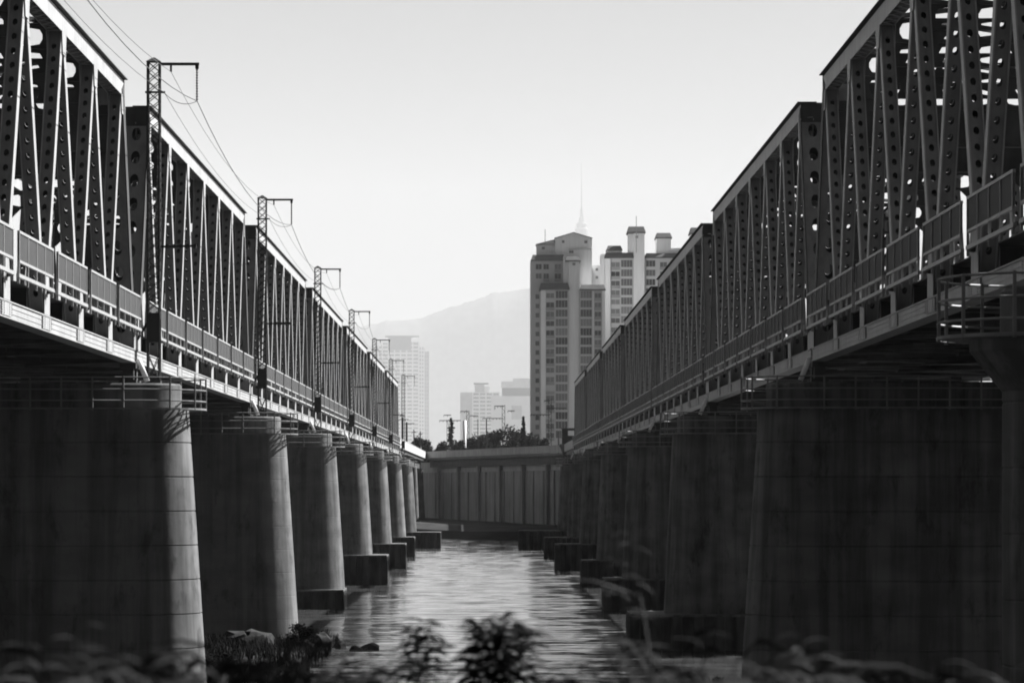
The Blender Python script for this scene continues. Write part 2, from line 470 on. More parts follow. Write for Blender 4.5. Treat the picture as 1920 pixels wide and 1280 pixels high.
for sx in (-1, 1):
    s.quadbox([(sx * W2, -.015, 7.0), (sx * W2, .015, 7.0), (sx * (W2 - .1), .015, 7.0), (sx * (W2 - .1), -.015, 7.0), (sx * W2, -.015, 8.14), (sx * W2, .015, 8.14), (sx * (W2 - 1.4), .015, 8.14), (sx * (W2 - 1.4), -.015, 8.14)])
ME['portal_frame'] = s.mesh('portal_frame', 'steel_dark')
s = MB()
s.beam((-W2, 0, 10.75), (W2, PL, 10.75), .16, .16); s.beam((W2, 0, 10.70), (0.05, PL / 2 - .1, 10.70), .16, .14); s.beam((-.05, PL / 2 + .1, 10.70), (-W2, PL, 10.70), .16, .14)
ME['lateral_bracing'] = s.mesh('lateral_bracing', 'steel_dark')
s = MB(); W3 = HALF - .3
s.box(-W3, W3, -.015, .015, .38, 1.34); s.box(-W3, W3, -.18, .18, 1.34, 1.38); s.box(-W3, W3, -.18, .18, .34, .38)
for i in range(5): s.box(-4 + 2 * i - .012, -4 + 2 * i + .012, -.15, .15, .38, 1.34)
for sx in (-1, 1): s.quadbox([(sx * W3, -.16, 1.1), (sx * W3, .16, 1.1), (sx * 5.45, .16, 1.25), (sx * 5.45, -.16, 1.25), (sx * W3, -.16, 1.34), (sx * W3, .16, 1.34), (sx * 5.45, .16, 1.34), (sx * 5.45, -.16, 1.34)][::1])
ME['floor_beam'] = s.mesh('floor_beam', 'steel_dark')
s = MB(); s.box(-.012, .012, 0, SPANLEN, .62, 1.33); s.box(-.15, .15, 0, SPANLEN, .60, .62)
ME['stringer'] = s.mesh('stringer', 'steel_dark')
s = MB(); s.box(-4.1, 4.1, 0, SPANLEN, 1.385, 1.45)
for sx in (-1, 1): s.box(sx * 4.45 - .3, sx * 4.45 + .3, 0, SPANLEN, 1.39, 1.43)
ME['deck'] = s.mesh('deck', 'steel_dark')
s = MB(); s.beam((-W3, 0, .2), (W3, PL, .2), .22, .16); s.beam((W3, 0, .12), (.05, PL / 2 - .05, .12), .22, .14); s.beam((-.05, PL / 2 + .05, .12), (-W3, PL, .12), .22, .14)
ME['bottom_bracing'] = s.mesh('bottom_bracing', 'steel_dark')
# railing panel (local y from 0 along the panel)
PW = 7.55
s = MB(); s.box(-.012, .012, .05, PW - .05, 1.79, 2.60); ME['screen'] = s.mesh('screen', 'screen')
s = MB(); s.box(-.04, .04, 0, PW, 2.60, 2.68); ME['top_rail'] = s.mesh('top_rail', 'rail')
s = MB(); s.box(-.04, .04, 0, PW, 1.71, 1.79); ME['mid_rail'] = s.mesh('mid_rail', 'rail')
s = MB(); s.box(-.05, .05, -.15, PW + .1, 1.26, 1.37); ME['toe_beam'] = s.mesh('toe_beam', 'rail')
s = MB(); s.box(-.045, -.015, -.03, .03, 1.08, 2.60); s.box(.015, .03, -.03, .03, 1.08, 2.60); s.box(-.015, .015, -.03, .03, 1.08, 1.70)
ME['post'] = s.mesh('post', 'rail')
s = MB()
s.use('screen').box(-.012, .012, .05, PW - .05, 1.79, 2.60); s.use('rail')
s.box(-.04, .04, 0, PW, 2.60, 2.68); s.box(-.04, .04, 0, PW, 1.71, 1.79); s.box(-.05, .05, -.15, PW + .1, 1.26, 1.37)
for i in range(5):
    yy = .05 + i * (PW - .1) / 4
    s.box(-.045, -.015, yy - .03, yy + .03, 1.08, 2.60); s.box(.015, .03, yy - .03, yy + .03, 1.08, 2.60); s.box(-.012, .012, yy - .025, yy + .025, 1.08, 1.71)
ME['railing_joined'] = s.mesh('railing_panel')
s = MB(); s.box(-.35, .35, -.3, .3, -.86, -.72); s.box(-.22, .22, -.2, .2, -.72, -.25); s.box(-.32, .32, -.3, .3, -.25, -.04)
ME['bearing'] = s.mesh('bearing', 'steel_dark')
s = MB(); s.beam((0, 0, .12), (.36, 0, -.78), .2, .1, (0, 1, 0)); ME['white_bar'] = s.mesh('white_bar', 'plain_white', True)  # white bar standing in for a pale sliver at the span end

ORD = ['nearest', 'second nearest', 'third nearest', 'fourth nearest', 'fifth nearest', 'sixth nearest', 'farthest']
def make_span(side, k, xc, y):
    left = side == 'left'
    lab = f"{ORD[k]} steel truss span of the {'left bridge with sunlit white chord' if left else 'right bridge with shaded grey chord'}"
    t = thing('truss_span', lab, 'bridge span', (xc, y, Z0), 0, f"truss spans of the {side} railway bridge")
    riv = 1 if left else -1                               # side of the span that faces the river channel
    th = math.atan2(PL / 2, ZT - ZB); near = k < 4
    for sx in (-1, 1):
        x = sx * HALF
        c = ob('bottom_chord', ME['bottom_chord'], t, (x, 0, 0))
        if near or sx == riv:
            for yn in NODE_B[1:-1]: ob('splice_plate', ME['splice_plate'], c, (0, yn, 0))
        c = ob('top_chord', ME['top_chord'], t, (x, 0 if sx > 0 else SPANLEN, 0), (0, 0, 0 if sx > 0 else math.pi)); ob('cover_plate', ME['cover_plate'], c)
        for i, yn in enumerate(NODE_B):
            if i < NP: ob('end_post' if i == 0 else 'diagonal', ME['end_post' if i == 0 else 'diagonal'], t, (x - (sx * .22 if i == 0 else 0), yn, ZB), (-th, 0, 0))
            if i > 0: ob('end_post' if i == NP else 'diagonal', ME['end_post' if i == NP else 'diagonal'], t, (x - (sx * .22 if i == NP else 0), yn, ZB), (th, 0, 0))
            ob('bottom_gusset', ME['bottom_gusset'], t, (x, yn, 0))
            if sx == riv and i < NP:
                if near:
                    r = ob('railing_panel', ME['screen'], t, (sx * 5.5, yn + 0.95, 0))
                    for nm in ('top_rail', 'mid_rail', 'toe_beam'): ob(nm, ME[nm], r)
                    for q in range(5): ob('post', ME['post'], r, (0, .05 + q * (PW - .1) / 4, 0))
                else: ob('railing_panel', ME['railing_joined'], t, (sx * 5.5, yn + 0.95, 0))
            elif i < NP: ob('railing_panel', ME['railing_joined'], t, (sx * 5.5, yn + 0.95, 0))
        for yn in NODE_T: ob('top_gusset', ME['top_gusset'], t, (x, yn, 0))
        for yb in (0.0, SPANLEN): ob('bearing', ME['bearing'], t, (x, yb, 0))
    for i, yn in enumerate(NODE_T):
        e = i in (0, NP - 1)
        ob('portal_frame' if e else 'sway_frame', ME['portal_frame' if e else 'sway_frame'], t, (0, yn, 0))
        if i < NP - 1: ob('lateral_bracing', ME['lateral_bracing'], t, (0, yn, 0))
    for i, yn in enumerate(NODE_B):
        ob('floor_beam', ME['floor_beam'], t, (0, yn, 0))
        if i < NP: ob('bottom_bracing', ME['bottom_bracing'], t, (0, yn, 0))
    for xs_ in (-3, -1.2, 1.2, 3): ob('stringer', ME['stringer'], t, (xs_, 0, 0))
    ob('deck', ME['deck'], t)
    ob('white_bar', ME['white_bar'], t, (riv * 5.42, SPANLEN - .2, 0), (0, 0, 0 if left else math.pi))
    return t
PITCH = 62.0
XL, XR = -19.8, 18.25
YJL, YJR = 131.2, 129.8
for k in range(7):
    make_span('left', k, XL, YJL + (k - 1) * PITCH + .6)
    make_span('right', k, XR, YJR + (k - 1) * PITCH + .6)

# ------------------------------------------------------------------ piers
def stadium(a, r, z, n=14, ry=None):
    ry = ry or r; P = []
    for i in range(n + 1):
        t = -math.pi / 2 + math.pi * i / n; P.append((a + r * math.cos(t), ry * math.sin(t), z))
    for i in range(n + 1):
        t = math.pi / 2 + math.pi * i / n; P.append((-a + r * math.cos(t), ry * math.sin(t), z))
    return P
def shaft_mesh(bat, gd=.05, tap=.45, topz=13.0):
    s = MB(); rings = []
    def ring(z, ins=0.0):
        f = (13.05 - z) / 13.05; r = 1.9 + tap * f - ins; a = 5.5 + bat * f - tap * f
        return stadium(a, r, z, 26)
    z = -1.5; rings.append(ring(z)); z = 0.55
    while z < 12.6:
        rings += [ring(z - .03), ring(z - .016, gd), ring(z + .016, gd), ring(z + .03)]; z += 1.39
    rings.append(ring(topz))
    s.loft(rings)
    me = s.mesh('shaft', 'concrete', True); me.set_sharp_from_angle(angle=R(25)); return me
SH_L, SH_R, SH_J, SH_N = shaft_mesh(0.85, .008), shaft_mesh(0.62, .008), shaft_mesh(0.85, .04), shaft_mesh(0.0, .02, 0.0, 11.9)
def head_meshes(key, ex, corbel):
    """cap, open grating ledge and three guard rails; ex lengthens them along the pier"""
    s = MB(); a = 5.4 + ex
    s.loft([stadium(a, 1.7, 13.0, 22), stadium(a, 1.7, 14.0, 22), stadium(a, 1.62, 14.08, 22)])
    for xq in (-5, 5): s.box(xq - .7, xq + .7, -1.3, 1.3, 14.08, 14.1)
    ME['cap' + key] = s.mesh('cap', 'concrete', True); ME['cap' + key].set_sharp_from_angle(angle=R(25))
    if corbel:
        s = MB(); s.loft([stadium(5.5, 1.9, 11.9, 22), stadium(a + .35, 2.0, 12.75, 22), stadium(a + .35, 2.0, 12.99, 22)])
        ME['corbel' + key] = s.mesh('corbel', 'concrete')
    s = MB(); a = 5.6 + ex * 1.9
    P0, P1 = stadium(a - .15, 1.78, 13.03, 18), stadium(a, 2.5, 13.03, 18)
    s.tube(P1, .05, 4, True)
    for p, q in zip(P0, P1): s.beam(p, q, .05, .06)
    for i in range(-9, 10):
        for sy in (-1, 1): s.beam((i * .6, sy * 1.75, 13.03), (i * .6, sy * 2.5, 13.03), .05, .06)
    for k in range(4): s.tube(stadium(a - .12 + .03 * k, 1.92 + .15 * k, 13.05, 18), .018, 4, True)
    ME['grating_ledge' + key] = s.mesh('grating_ledge', 'guard')
    for k_, z in enumerate((13.35, 13.8, 14.28)):
        s = MB(); s.tube(stadium(a, 2.5, z, 18), .03, 5, True); ME['guard_rail%d' % k_ + key] = s.mesh('guard_rail', 'guard')
    gp = []
    for i in range(-4, 5):
        for sy in (-1, 1): gp.append((i * 1.25, sy * 2.5))
    for sx in (-1, 1):
        for t in (-60, -30, 0, 30, 60): gp.append((sx * (a + 2.5 * math.cos(R(t))), 2.5 * math.sin(R(t))))
    return gp
GP = head_meshes('', 0.0, False); GPN = head_meshes('_n', .35, True)
s = MB(); s.box(-.035, .035, -.035, .035, 12.95, 14.32); ME['guard_post'] = s.mesh('guard_post', 'guard')
s = MB()
for (gx, gy) in GP: s.box(gx - .035, gx + .035, gy - .035, gy + .035, 12.95, 14.32)
ME['guard_posts_joined'] = s.mesh('guard_post', 'guard')
def caisson_mesh(halfx, halfy, ztop):
    s = MB(); s.use('sheetpile'); pts = []
    def run(p, q, nrm):
        d = Vector(q) - Vector(p); n = max(2, int(d.length / 1.2)); d = d / n
        for i in range(n):
            for f, o in ((0, 0), (.42, 0), (.5, -.28), (.92, -.28)):
                w = Vector(p) + d * (i + f) + Vector(nrm) * o; pts.append((w.x, w.y))
    run((-halfx, -halfy), (halfx, -halfy), (0, -1)); run((halfx, -halfy), (halfx, halfy), (1, 0))
    run((halfx, halfy), (-halfx, halfy), (0, 1)); run((-halfx, halfy), (-halfx, -halfy), (-1, 0))
    s.loft([[(x, y, -1.5) for x, y in pts], [(x, y, ztop) for x, y in pts]])
    s.use('concrete'); s.box(-halfx + .05, halfx - .05, -halfy + .05, halfy - .05, ztop + .004, ztop + .14)
    return s.mesh('caisson')

def make_pier(side, k, xc, y, caisson, desc):
    lab = desc
    t = thing('bridge_pier', lab, 'bridge pier', (xc, y, 0), 0, f"concrete piers of the {side} railway bridge")
    nr = side == 'right' and k == 0; key = '_n' if nr else ''
    ob('shaft', SH_N if nr else (SH_J if k == 1 else (SH_L if side == 'left' else SH_R)), t)
    if nr: ob('corbel', ME['corbel_n'], t)
    if caisson: ob('caisson', caisson_mesh(*caisson), t)
    ob('cap', ME['cap' + key], t); ob('grating_ledge', ME['grating_ledge' + key], t)
    for q in range(3): ob('guard_rail', ME['guard_rail%d' % q + key], t)
    if k <= 2:
        for (gx, gy) in (GPN if nr else GP): ob('guard_post', ME['guard_post'], t, (gx, gy, 0))
    else:
        ob('guard_post', ME['guard_posts_joined'], t)['kind'] = 'stuff'
    return t
LP = [(-1, None, 'concrete pier of the left bridge closest to the camera, beyond the left edge'),
      (0, None, 'large concrete pier at far left with bright sunlit rounded edge and dark vertical stains'),
      (1, None, 'concrete pier of the left bridge standing on dark boulders at the waterline'),
      (2, (8.2, 3.0, 1.6), 'left bridge pier on a low dark sheet pile base, second from the boulders'),
      (3, (9.6, 3.2, 3.0), 'left bridge pier on a tall ribbed base jutting well past its sunlit nose'),
      (4, (9.75, 3.2, 3.0), 'left bridge pier whose ribbed base is the second farthest but one'),
      (5, (9.3, 3.2, 2.8), 'slim looking left bridge pier just before the last one'),
      (6, (11.9, 3.4, 2.6), 'last pier of the left bridge, under the slanted pale approach deck')]
RP = [(-1, None, 'shaded concrete pier at the right edge, its railed cap nearest the camera'),
      (0, None, 'wide dark pier of the right bridge rising from the overgrown bank'),
      (1, (10.05, 3.2, 2.2), 'right bridge pier on a dark base beside the overgrown bank'),
      (2, (9.4, 3.2, 2.5), 'right bridge pier, second one standing in water from the bank'),
      (3, (9.4, 3.2, 2.5), 'right bridge pier, third one standing in water from the bank'),
      (4, (10.75, 3.2, 3.0), 'right bridge pier, fourth one standing in water from the bank'),
      (5, (11.0, 3.2, 2.8), 'right bridge pier just before the last one at the far bank'),
      (6, (14.0, 3.4, 2.85), 'last pier of the right bridge on the base reaching farthest into the channel')]
LP[5] = (4, (9.75, 3.2, 3.0), 'left bridge pier on a ribbed base, fifth from the large stained pier')
for k, ca, d in LP: make_pier('left', k + 1, XL, YJL + k * PITCH, ca, d)
for k, ca, d in RP: make_pier('right', k + 1, XR, YJR + k * PITCH, ca, d)

# ------------------------------------------------------------------ catenary masts and wires on the left bridge
MW, MH = 0.24, 13.2
s = MB(); s.beam((0, 0, 0), (0, 0, MH), .07, .07); ME['mast_leg'] = s.mesh('mast_leg', 'mast')
s = MB(); n = 26; dz = (MH - 2.6) / n
for i in range(n):
    z = 2.6 + i * dz
    for (ax, ay, bx, by) in ((-1, -1, 1, -1), (1, -1, 1, 1), (1, 1, -1, 1), (-1, 1, -1, -1)):
        if i % 2: ax, ay, bx, by = bx, by, ax, ay
        s.beam((ax * MW, ay * MW, z), (bx * MW, by * MW, z + dz), .06, .03)
        s.beam((bx * MW, by * MW, z), (ax * MW, ay * MW, z + dz), .06, .03)
ME['lacing'] = s.mesh('lacing', 'mast')
s = MB(); s.box(-.3, .3, -.3, .3, 0, .12)
for (ax, ay, bx, by) in ((-1, -1, 1, -1), (1, -1, 1, 1), (1, 1, -1, 1), (-1, 1, -1, -1)):
    s.beam((ax * MW, ay * MW, .1), (bx * MW, by * MW, 1.2), .06, .03); s.beam((bx * MW, by * MW, .1), (ax * MW, ay * MW, 1.2), .06, .03)
s.box(-.23, .23, -.23, .23, 1.7, 2.9)
ME['mast_foot'] = s.mesh('mast_foot', 'mast')
s = MB(); s.loft([[(-.3, -.3, MH), (.3, -.3, MH), (.3, .3, MH), (-.3, .3, MH)], [(-.04, -.04, MH + .18), (.04, -.04, MH + .18), (.04, .04, MH + .18), (-.04, .04, MH + .18)]])
ME['mast_top'] = s.mesh('mast_top', 'mast')
s = MB(); s.box(.2, 1.86, -.06, .06, MH - .14, MH - .03); s.box(1.7, 1.84, -.05, .05, MH - .28, MH - .14); s.box(.66, .74, -.05, .05, MH - .4, MH - .14); s.box(-.36, .46, -.05, .05, MH - 1.28, MH - 1.2)
ME['cross_arm'] = s.mesh('cross_arm', 'mast')
s = MB(); rings = []
for i in range(25):
    r = .055 if i % 2 else .028; z = -i * .055; rings.append([(r * math.cos(2 * math.pi * j / 8), r * math.sin(2 * math.pi * j / 8), z) for j in range(8)][::-1])
s.loft(rings); ME['insulator'] = s.mesh('insulator', 'insulator')
s = MB(); s.beam((.2, 0, 5.62), (1.75, 0, 5.66), .09, .09)
for i in range(5): s.box(.5 + i * .28, .62 + i * .28, -.08, .08, 5.56, 5.72)
ME['lower_bracket'] = s.mesh('lower_bracket', 'mast')
s = MB(); s.beam((-.2, 0, 2.6), (-1.0, 0, 1.3), .1, .1); ME['brace'] = s.mesh('brace', 'mast')
MX = -13.85
mast_y = [YJL + k * PITCH + (0.4 if k else .2) for k in range(7)]
for k, my in enumerate(mast_y):
    t = thing('catenary_mast', f"{ORD[k]} dark lattice catenary mast standing on the left bridge pier caps" if k else "tallest looking lattice catenary mast, on the cap of the large stained pier", 'catenary mast', (MX, my, 14.1), 0, 'lattice masts along the left bridge')
    for ax in (-1, 1):
        for ay in (-1, 1): ob('leg', ME['mast_leg'], t, (ax * MW, ay * MW, 0))
    ob('lacing', ME['lacing'], t)['kind'] = 'stuff'
    ob('foot', ME['mast_foot'], t); ob('cap_plate', ME['mast_top'], t); a = ob('cross_arm', ME['cross_arm'], t)
    ob('insulator', ME['insulator'], a, (1.77, 0, MH - .26)); ob('lower_bracket', ME['lower_bracket'], t); ob('brace', ME['brace'], t)
mys = [YJL - PITCH] + mast_y
def wire(label, ox, oz, sag, rad):
    pts = []
    for a, c in zip(mys, mys[1:]):
        for i in range(12):
            f = i / 12; pts.append((MX + ox, a + (c - a) * f, 14.1 + oz - sag * 4 * f * (1 - f)))
    pts.append((MX + ox, mys[-1], 14.1 + oz))
    s = MB(); s.tube(pts, rad, 5); tag(ob('overhead_wire', s.mesh('overhead_wire', 'wire', True)), label, 'wire', 'wires strung between the lattice masts')
wire('outermost overhead wire, hung from the insulators at the mast arm ends', 1.77, MH - 1.6, 1.3, .018)
wire('middle overhead wire, hung from the stub under the mast arms', .7, MH - .4, 1.0, .011)
wire('overhead wire running along the short lugs below the mast tops', .42, MH - 1.24, .9, .011)
for k, my in enumerate(mast_y[:3]):                        # slack jumper loop from mast to insulator
    s = MB(); s.tube([(MX + .4 + 1.37 * f, my, 14.1 + MH - 1.24 - .36 * f - .55 * 4 * f * (1 - f) * .5) for f in [i / 10 for i in range(11)]], .014, 5)
    tag(ob('jumper_wire', s.mesh('jumper_wire', 'wire', True)), f"slack jumper wire looping under the arm of the {ORD[k]} lattice mast", 'wire', 'jumper wires under the mast arms')

# ------------------------------------------------------------------ far bank: viaducts, retaining wall, poles, booth
vd = (VB - VA); vlen = vd.length; vang = math.atan2(vd.y, vd.x); vn = Vector((-vd.y, vd.x)).normalized()
if vn.y > 0: vn = -vn
t = thing('road_viaduct', 'low road viaduct with pale parapet crossing between the far ends of both bridges', 'viaduct', (VA.x, VA.y, 0), vang)
s = MB(); s.box(0, vlen, -.3, 0, 16.05, 17.35); s.box(0, vlen, -.36, .06, 17.35, 17.47)
ob('parapet', s.mesh('parapet', 'concrete_pale'), t)
s = MB(); s.box(0, vlen, .2, 9, 15.5, 16.0); s.box(0, vlen, .9, 1.5, 14.0, 15.5); s.box(0, vlen, 4, 5, 14.0, 15.5)
ob('deck_girder', s.mesh('deck_girder', 'steel_dark'), t)
s = MB(); s.box(-.45, .45, .75, 1.15, 1.5, 13.0); s.box(-.6, .6, .7, 1.35, 13.0, 14.0); col_me = s.mesh('column', 'wall_concrete')
for i in range(7): ob('column', col_me, t, (9 + i * 19.5, 0, 0))
t = thing('retaining_wall', 'long dark ribbed retaining wall under the road viaduct on the far bank', 'wall', (VA.x, VA.y, 0), vang)
s = MB(); s.box(-60, vlen + 40, 1.4, 5, 1, 12.9); ob('wall', s.mesh('wall', 'wall_concrete'), t)
s = MB(); s.box(-.35, .35, 1.2, 1.39, 1, 12.8); rib = s.mesh('pilaster', 'wall_concrete')
for i in range(17): ob('pilaster', rib, t, (4 + i * 8.2, 0, 0))
s = MB(); s.box(-60, vlen + 40, 1.55, 5.1, 12.9, 15.2); ob('coping', s.mesh('coping', 'concrete_pale'), t)
t = thing('approach_viaduct', 'sunlit concrete approach deck running on from the last left pier', 'viaduct', (-14.4, YJL + 6 * PITCH + 1.2, 0))
Ly = VA.y - (YJL + 6 * PITCH) - 1.4
s = MB(); s.box(-.3, 0, 0, Ly, 16.0, 17.35); s.box(-.36, .05, 0, Ly, 17.35, 17.47); ob('parapet', s.mesh('parapet', 'concrete_pale'), t)
s = MB(); s.box(-10, -.35, 0, Ly, 15.4, 15.98); s.box(-1.8, -1.1, 0, Ly, 13.7, 15.4); s.box(-8, -7.3, 0, Ly, 13.7, 15.4); ob('deck_girder', s.mesh('deck_girder', 'steel_dark'), t)
s = MB(); s.loft([stadium(4.2, 1.2, -1, 10), stadium(3.8, 1.0, 13.6, 10)]); pm = s.mesh('pier', 'concrete')
for q in (66, 132, 190): ob('pier', pm, t, (-5.2, q, 0))
t = thing('approach_viaduct', 'shaded concrete approach deck running on from the last right pier', 'viaduct', (13.0, YJR + 6 * PITCH + 1.2, 0))
s = MB(); s.box(0, .3, 0, 66, 16.0, 17.35); ob('parapet', s.mesh('parapet', 'concrete_pale'), t)
s = MB(); s.box(.35, 10, 0, 66, 15.4, 15.98); s.box(1.1, 1.8, 0, 66, 13.7, 15.4); ob('deck_girder', s.mesh('deck_girder', 'steel_dark'), t)
s = MB(); s.loft([stadium(4.2, 1.2, -1, 10), stadium(3.8, 1.0, 13.6, 10)]); ob('pier', s.mesh('pier', 'concrete'), t, (5.2, 50, 0))
# signal booth
bp_ = px(1066, 832, 572)
t = thing('signal_booth', 'small grey booth with one bright window on a bracket near the right bridge end', 'booth', (bp_.x, bp_.y, 0))
zb = bp_.z
s = MB(); s.box(-1.15, 1.15, 0, 2.2, zb, zb + 2.7); ob('wall', s.mesh('wall', 'steel_dark'), t)
s = MB(); s.box(-1.35, 1.35, -.2, 2.4, zb + 2.7, zb + 2.85); ob('roof', s.mesh('roof', 'roof_dark'), t)
s = MB(); s.box(-.1, 1.0, -.08, .02, zb + 1.5, zb + 2.4); ob('window', s.mesh('window', 'plain_white'), t)  # pane coloured white so the window looks lit
s = MB(); s.box(-1.6, 1.5, -.6, 2.4, zb - .45, zb); s.loft([[(-.8, 0, zb - 2.2), (.8, 0, zb - 2.2), (.8, 1.5, zb - 2.2), (-.8, 1.5, zb - 2.2)], [(-1.5, -.5, zb - .45), (1.5, -.5, zb - .45), (1.5, 2.2, zb - .45), (-1.5, 2.2, zb - .45)]]); s.box(-.6, .6, .2, 1.3, 0, zb - 2.2); ob('bracket', s.mesh('bracket', 'concrete'), t)
s = MB()
for i in range(8): s.box(-1.6 + i * .44 - .03, -1.6 + i * .44 + .03, -.58, -.52, zb, zb + 1.0)
s.box(-1.6, 1.5, -.58, -.52, zb + 1.0, zb + 1.06); ob('railing', s.mesh('railing', 'steel_dark'), t)

def gantry(x, ytop, Y, w, arms, label, name='catenary_pole', lat=False):
    p = px(x, ytop, Y); t = thing(name, label, 'pole', (p.x, p.y, 12), 0, 'poles and masts on the far bank')
    h = p.z - 12; s = MB()
    if lat:
        for ax in (-1, 1):
            for ay in (-1, 1): s.beam((ax * w / 2, ay * w / 2, 0), (ax * w / 2, ay * w / 2, h), .1, .1)
        n = int(h / .7)
        for i in range(n):
            q = 1 if i % 2 else -1
            for ay in (-1, 1): s.beam((-q * w / 2, ay * w / 2, i * h / n), (q * w / 2, ay * w / 2, (i + 1) * h / n), .07, .07)
    else: s.tube([(0, 0, 0), (0, 0, h)], lambda f: w / 2 * (1.1 - .3 * f), 8)
    ob('post', s.mesh('post', 'mast'), t)
    for (x0, x1, yy) in arms:
        z = EYE + (911 - yy) * Y / 6000 - 12; k = Y / 6000
        s = MB(); s.box((x0 - x) * k, (x1 - x) * k, -.08, .08, z - .09, z + .09)
        n = max(1, int(abs(x1 - x0) / 6))
        for i in range(n): s.box((x0 - x) * k + i * (x1 - x0) * k / n - .05, (x0 - x) * k + i * (x1 - x0) * k / n + .05, -.05, .05, z - .35, z - .09)
        ob('arm', s.mesh('arm', 'mast'), t)
for i, g in enumerate([
    (755, 782, 735, .45, [(748, 766, 786), (750, 760, 779)], 'far bank pole with double arms just right of the left bridge end', False),
    (762.5, 791, 725, .55, [], 'stubby dark pole next to the double armed pole on the far bank', False),
    (776, 805, 735, .3, [(772, 780, 810)], 'short thin pole between two stubby far bank poles', False),
    (788, 808, 735, .3, [(785, 792, 813)], 'low thin pole left of the pale white post on the far bank', False),
    (877, 769, 730, .6, [(863, 878, 771), (881, 897, 779)], 'mast with uneven arms left of the round bushy trees', True),
    (840, 786, 735, .5, [(824, 864, 788), (832, 846, 778)], 'wide armed mast beside the conifer on the far bank', True),
    (896, 785, 750, .25, [], 'plain thin pole between the armed mast and the bracketed mast', False),
    (912, 785, 740, .35, [(905, 944, 784)], 'thin pole with arm reaching the tall bracketed mast', False),
    (944, 759, 700, .6, [(927, 945, 761), (952, 965, 770), (927, 929, 765)], 'tall mast with square bracket standing before the round bushy trees', True),
    (1031, 747, 660, .6, [(1020, 1031, 751), (995, 1031, 777), (1025, 1062, 765)], 'tall dark lattice mast in front of the apartment block', True),
    (1047, 808, 640, .3, [], 'short pole left of the signal booth', False)]):
    gantry(*g[:6], lat=g[6])
p = px(871, 788, 745); s = MB(); s.tube([(p.x, p.y, 12), (p.x, p.y, p.z)], .45, 10)
tag(ob('white_post', s.mesh('white_post', 'plain_white', True)), 'thick bright white post next to the mast with uneven arms', 'post')

# ------------------------------------------------------------------ far bank trees
def leaf_cloud(s, c, rad, n, size, rng, flat=0.0):
    for _ in range(n):
        while True:
            q = Vector((rng.uniform(-1, 1), rng.uniform(-1, 1), rng.uniform(-1, 1)))
            if q.length < 1: break
        q = q * (0.55 + 0.45 * rng.random()) if rng.random() < .7 else q
        p = Vector(c) + Vector((q.x * rad[0], q.y * rad[1], q.z * rad[2]))
        u = Vector((rng.gauss(0, 1), rng.gauss(0, 1), rng.gauss(0, 1) * (1 - flat))).normalized(); w = u.orthogonal().normalized()
        w = (Matrix.Rotation(rng.uniform(0, 6.28), 3, u) @ w); sz = size * rng.uniform(.6, 1.4)
        b0 = len(s.v); s.v += [tuple(p - u * sz), tuple(p + w * sz * .5), tuple(p + u * sz), tuple(p - w * sz * .5)]; s.face((b0, b0 + 1, b0 + 2, b0 + 3))
def tree(name, label, loc, h, w, kind, seed, cat='tree'):
    rng = random.Random(seed); t = thing(name, label, cat, loc, 0, 'trees on the far bank')
    s = MB()
    if kind == 'conifer':
        s.tube([(0, 0, 0), (0, 0, h * .97)], lambda f: .22 * (1.05 - f), 6)
        ob('trunk', s.mesh('trunk', 'bark'), t); s = MB()
        for i in range(26):
            f = .08 + .9 * i / 26; r = w / 2 * (1 - f) ** .8 * rng.uniform(.7, 1.25)
            for j in range(4):
                a = rng.uniform(0, 6.28); leaf_cloud(s, (math.cos(a) * r * .6, math.sin(a) * r * .6, h * f), (r * .6 + .1, r * .6 + .1, .35), 16, .28, rng, .5)
    else:
        s.tube([(0, 0, 0), (.1, 0, h * .3), (.2, .1, h * .62)], lambda f: .3 * (1.1 - .7 * f), 7)
        cl = []
        for i in range(24):
            a = rng.uniform(0, 6.28); rr = w / 2 * rng.uniform(.1, .75); z = h * rng.uniform(.12, .85)
            rr *= math.sqrt(max(.1, 1 - ((z / h - .45) / .5) ** 2)); c = (math.cos(a) * rr, math.sin(a) * rr, z); cl.append(c)
            s.tube([(.1, 0, h * .3), (c[0] * .6, c[1] * .6, c[2] * .85), c], lambda f: .1 * (1.1 - f), 5)
        ob('trunk', s.mesh('trunk', 'bark'), t); s = MB()
        for c in cl:
            k = rng.uniform(.18, .3); leaf_cloud(s, c, (w * k, w * k, h * .17), 150, .4, rng)
    ob('crown', s.mesh('crown', 'tree_leaf'), t)
TD = 760
def T(name, label, x, ytop, wpx, kind, seed, Y=TD):
    p = px(x, ytop, Y); tree(name, label, (p.x, Y, 12), p.z - 12, wpx * Y / 6000, kind, seed)
T('bushy_tree', 'broad round bushy tree, largest of the dark clump before the apartments', 955, 791, 84, 'round', 1)
T('bushy_tree', 'round bushy tree at the right end of the dark clump', 988, 804, 62, 'round', 2, 770)
T('bushy_tree', 'bushy tree in the low middle of the dark clump', 920, 803, 60, 'round', 3, 765)
T('bushy_tree', 'low bushy tree at the left end of the dark clump', 896, 810, 56, 'round', 4, 755)
T('bushy_tree', 'small bushy tree behind the white post', 870, 817, 56, 'round', 5, 775)
T('conifer_tree', 'thin conifer tip rising from the dark clump', 981, 776, 22, 'conifer', 6, 750)
T('conifer_tree', 'dark narrow conifer standing alone beside the wide armed mast', 846, 780, 30, 'conifer', 7, 750)
T('bushy_tree', 'low scrubby tree right of the lone conifer', 862, 824, 40, 'round', 8, 740)
T('bushy_tree', 'low scrubby tree left of the lone conifer', 826, 822, 40, 'round', 9, 760)
T('bushy_tree', 'low scrubby tree behind the sunlit approach deck', 800, 820, 40, 'round', 10, 770)
T('bushy_tree', 'scrubby tree closest to the left bridge end', 776, 816, 40, 'round', 12, 775)
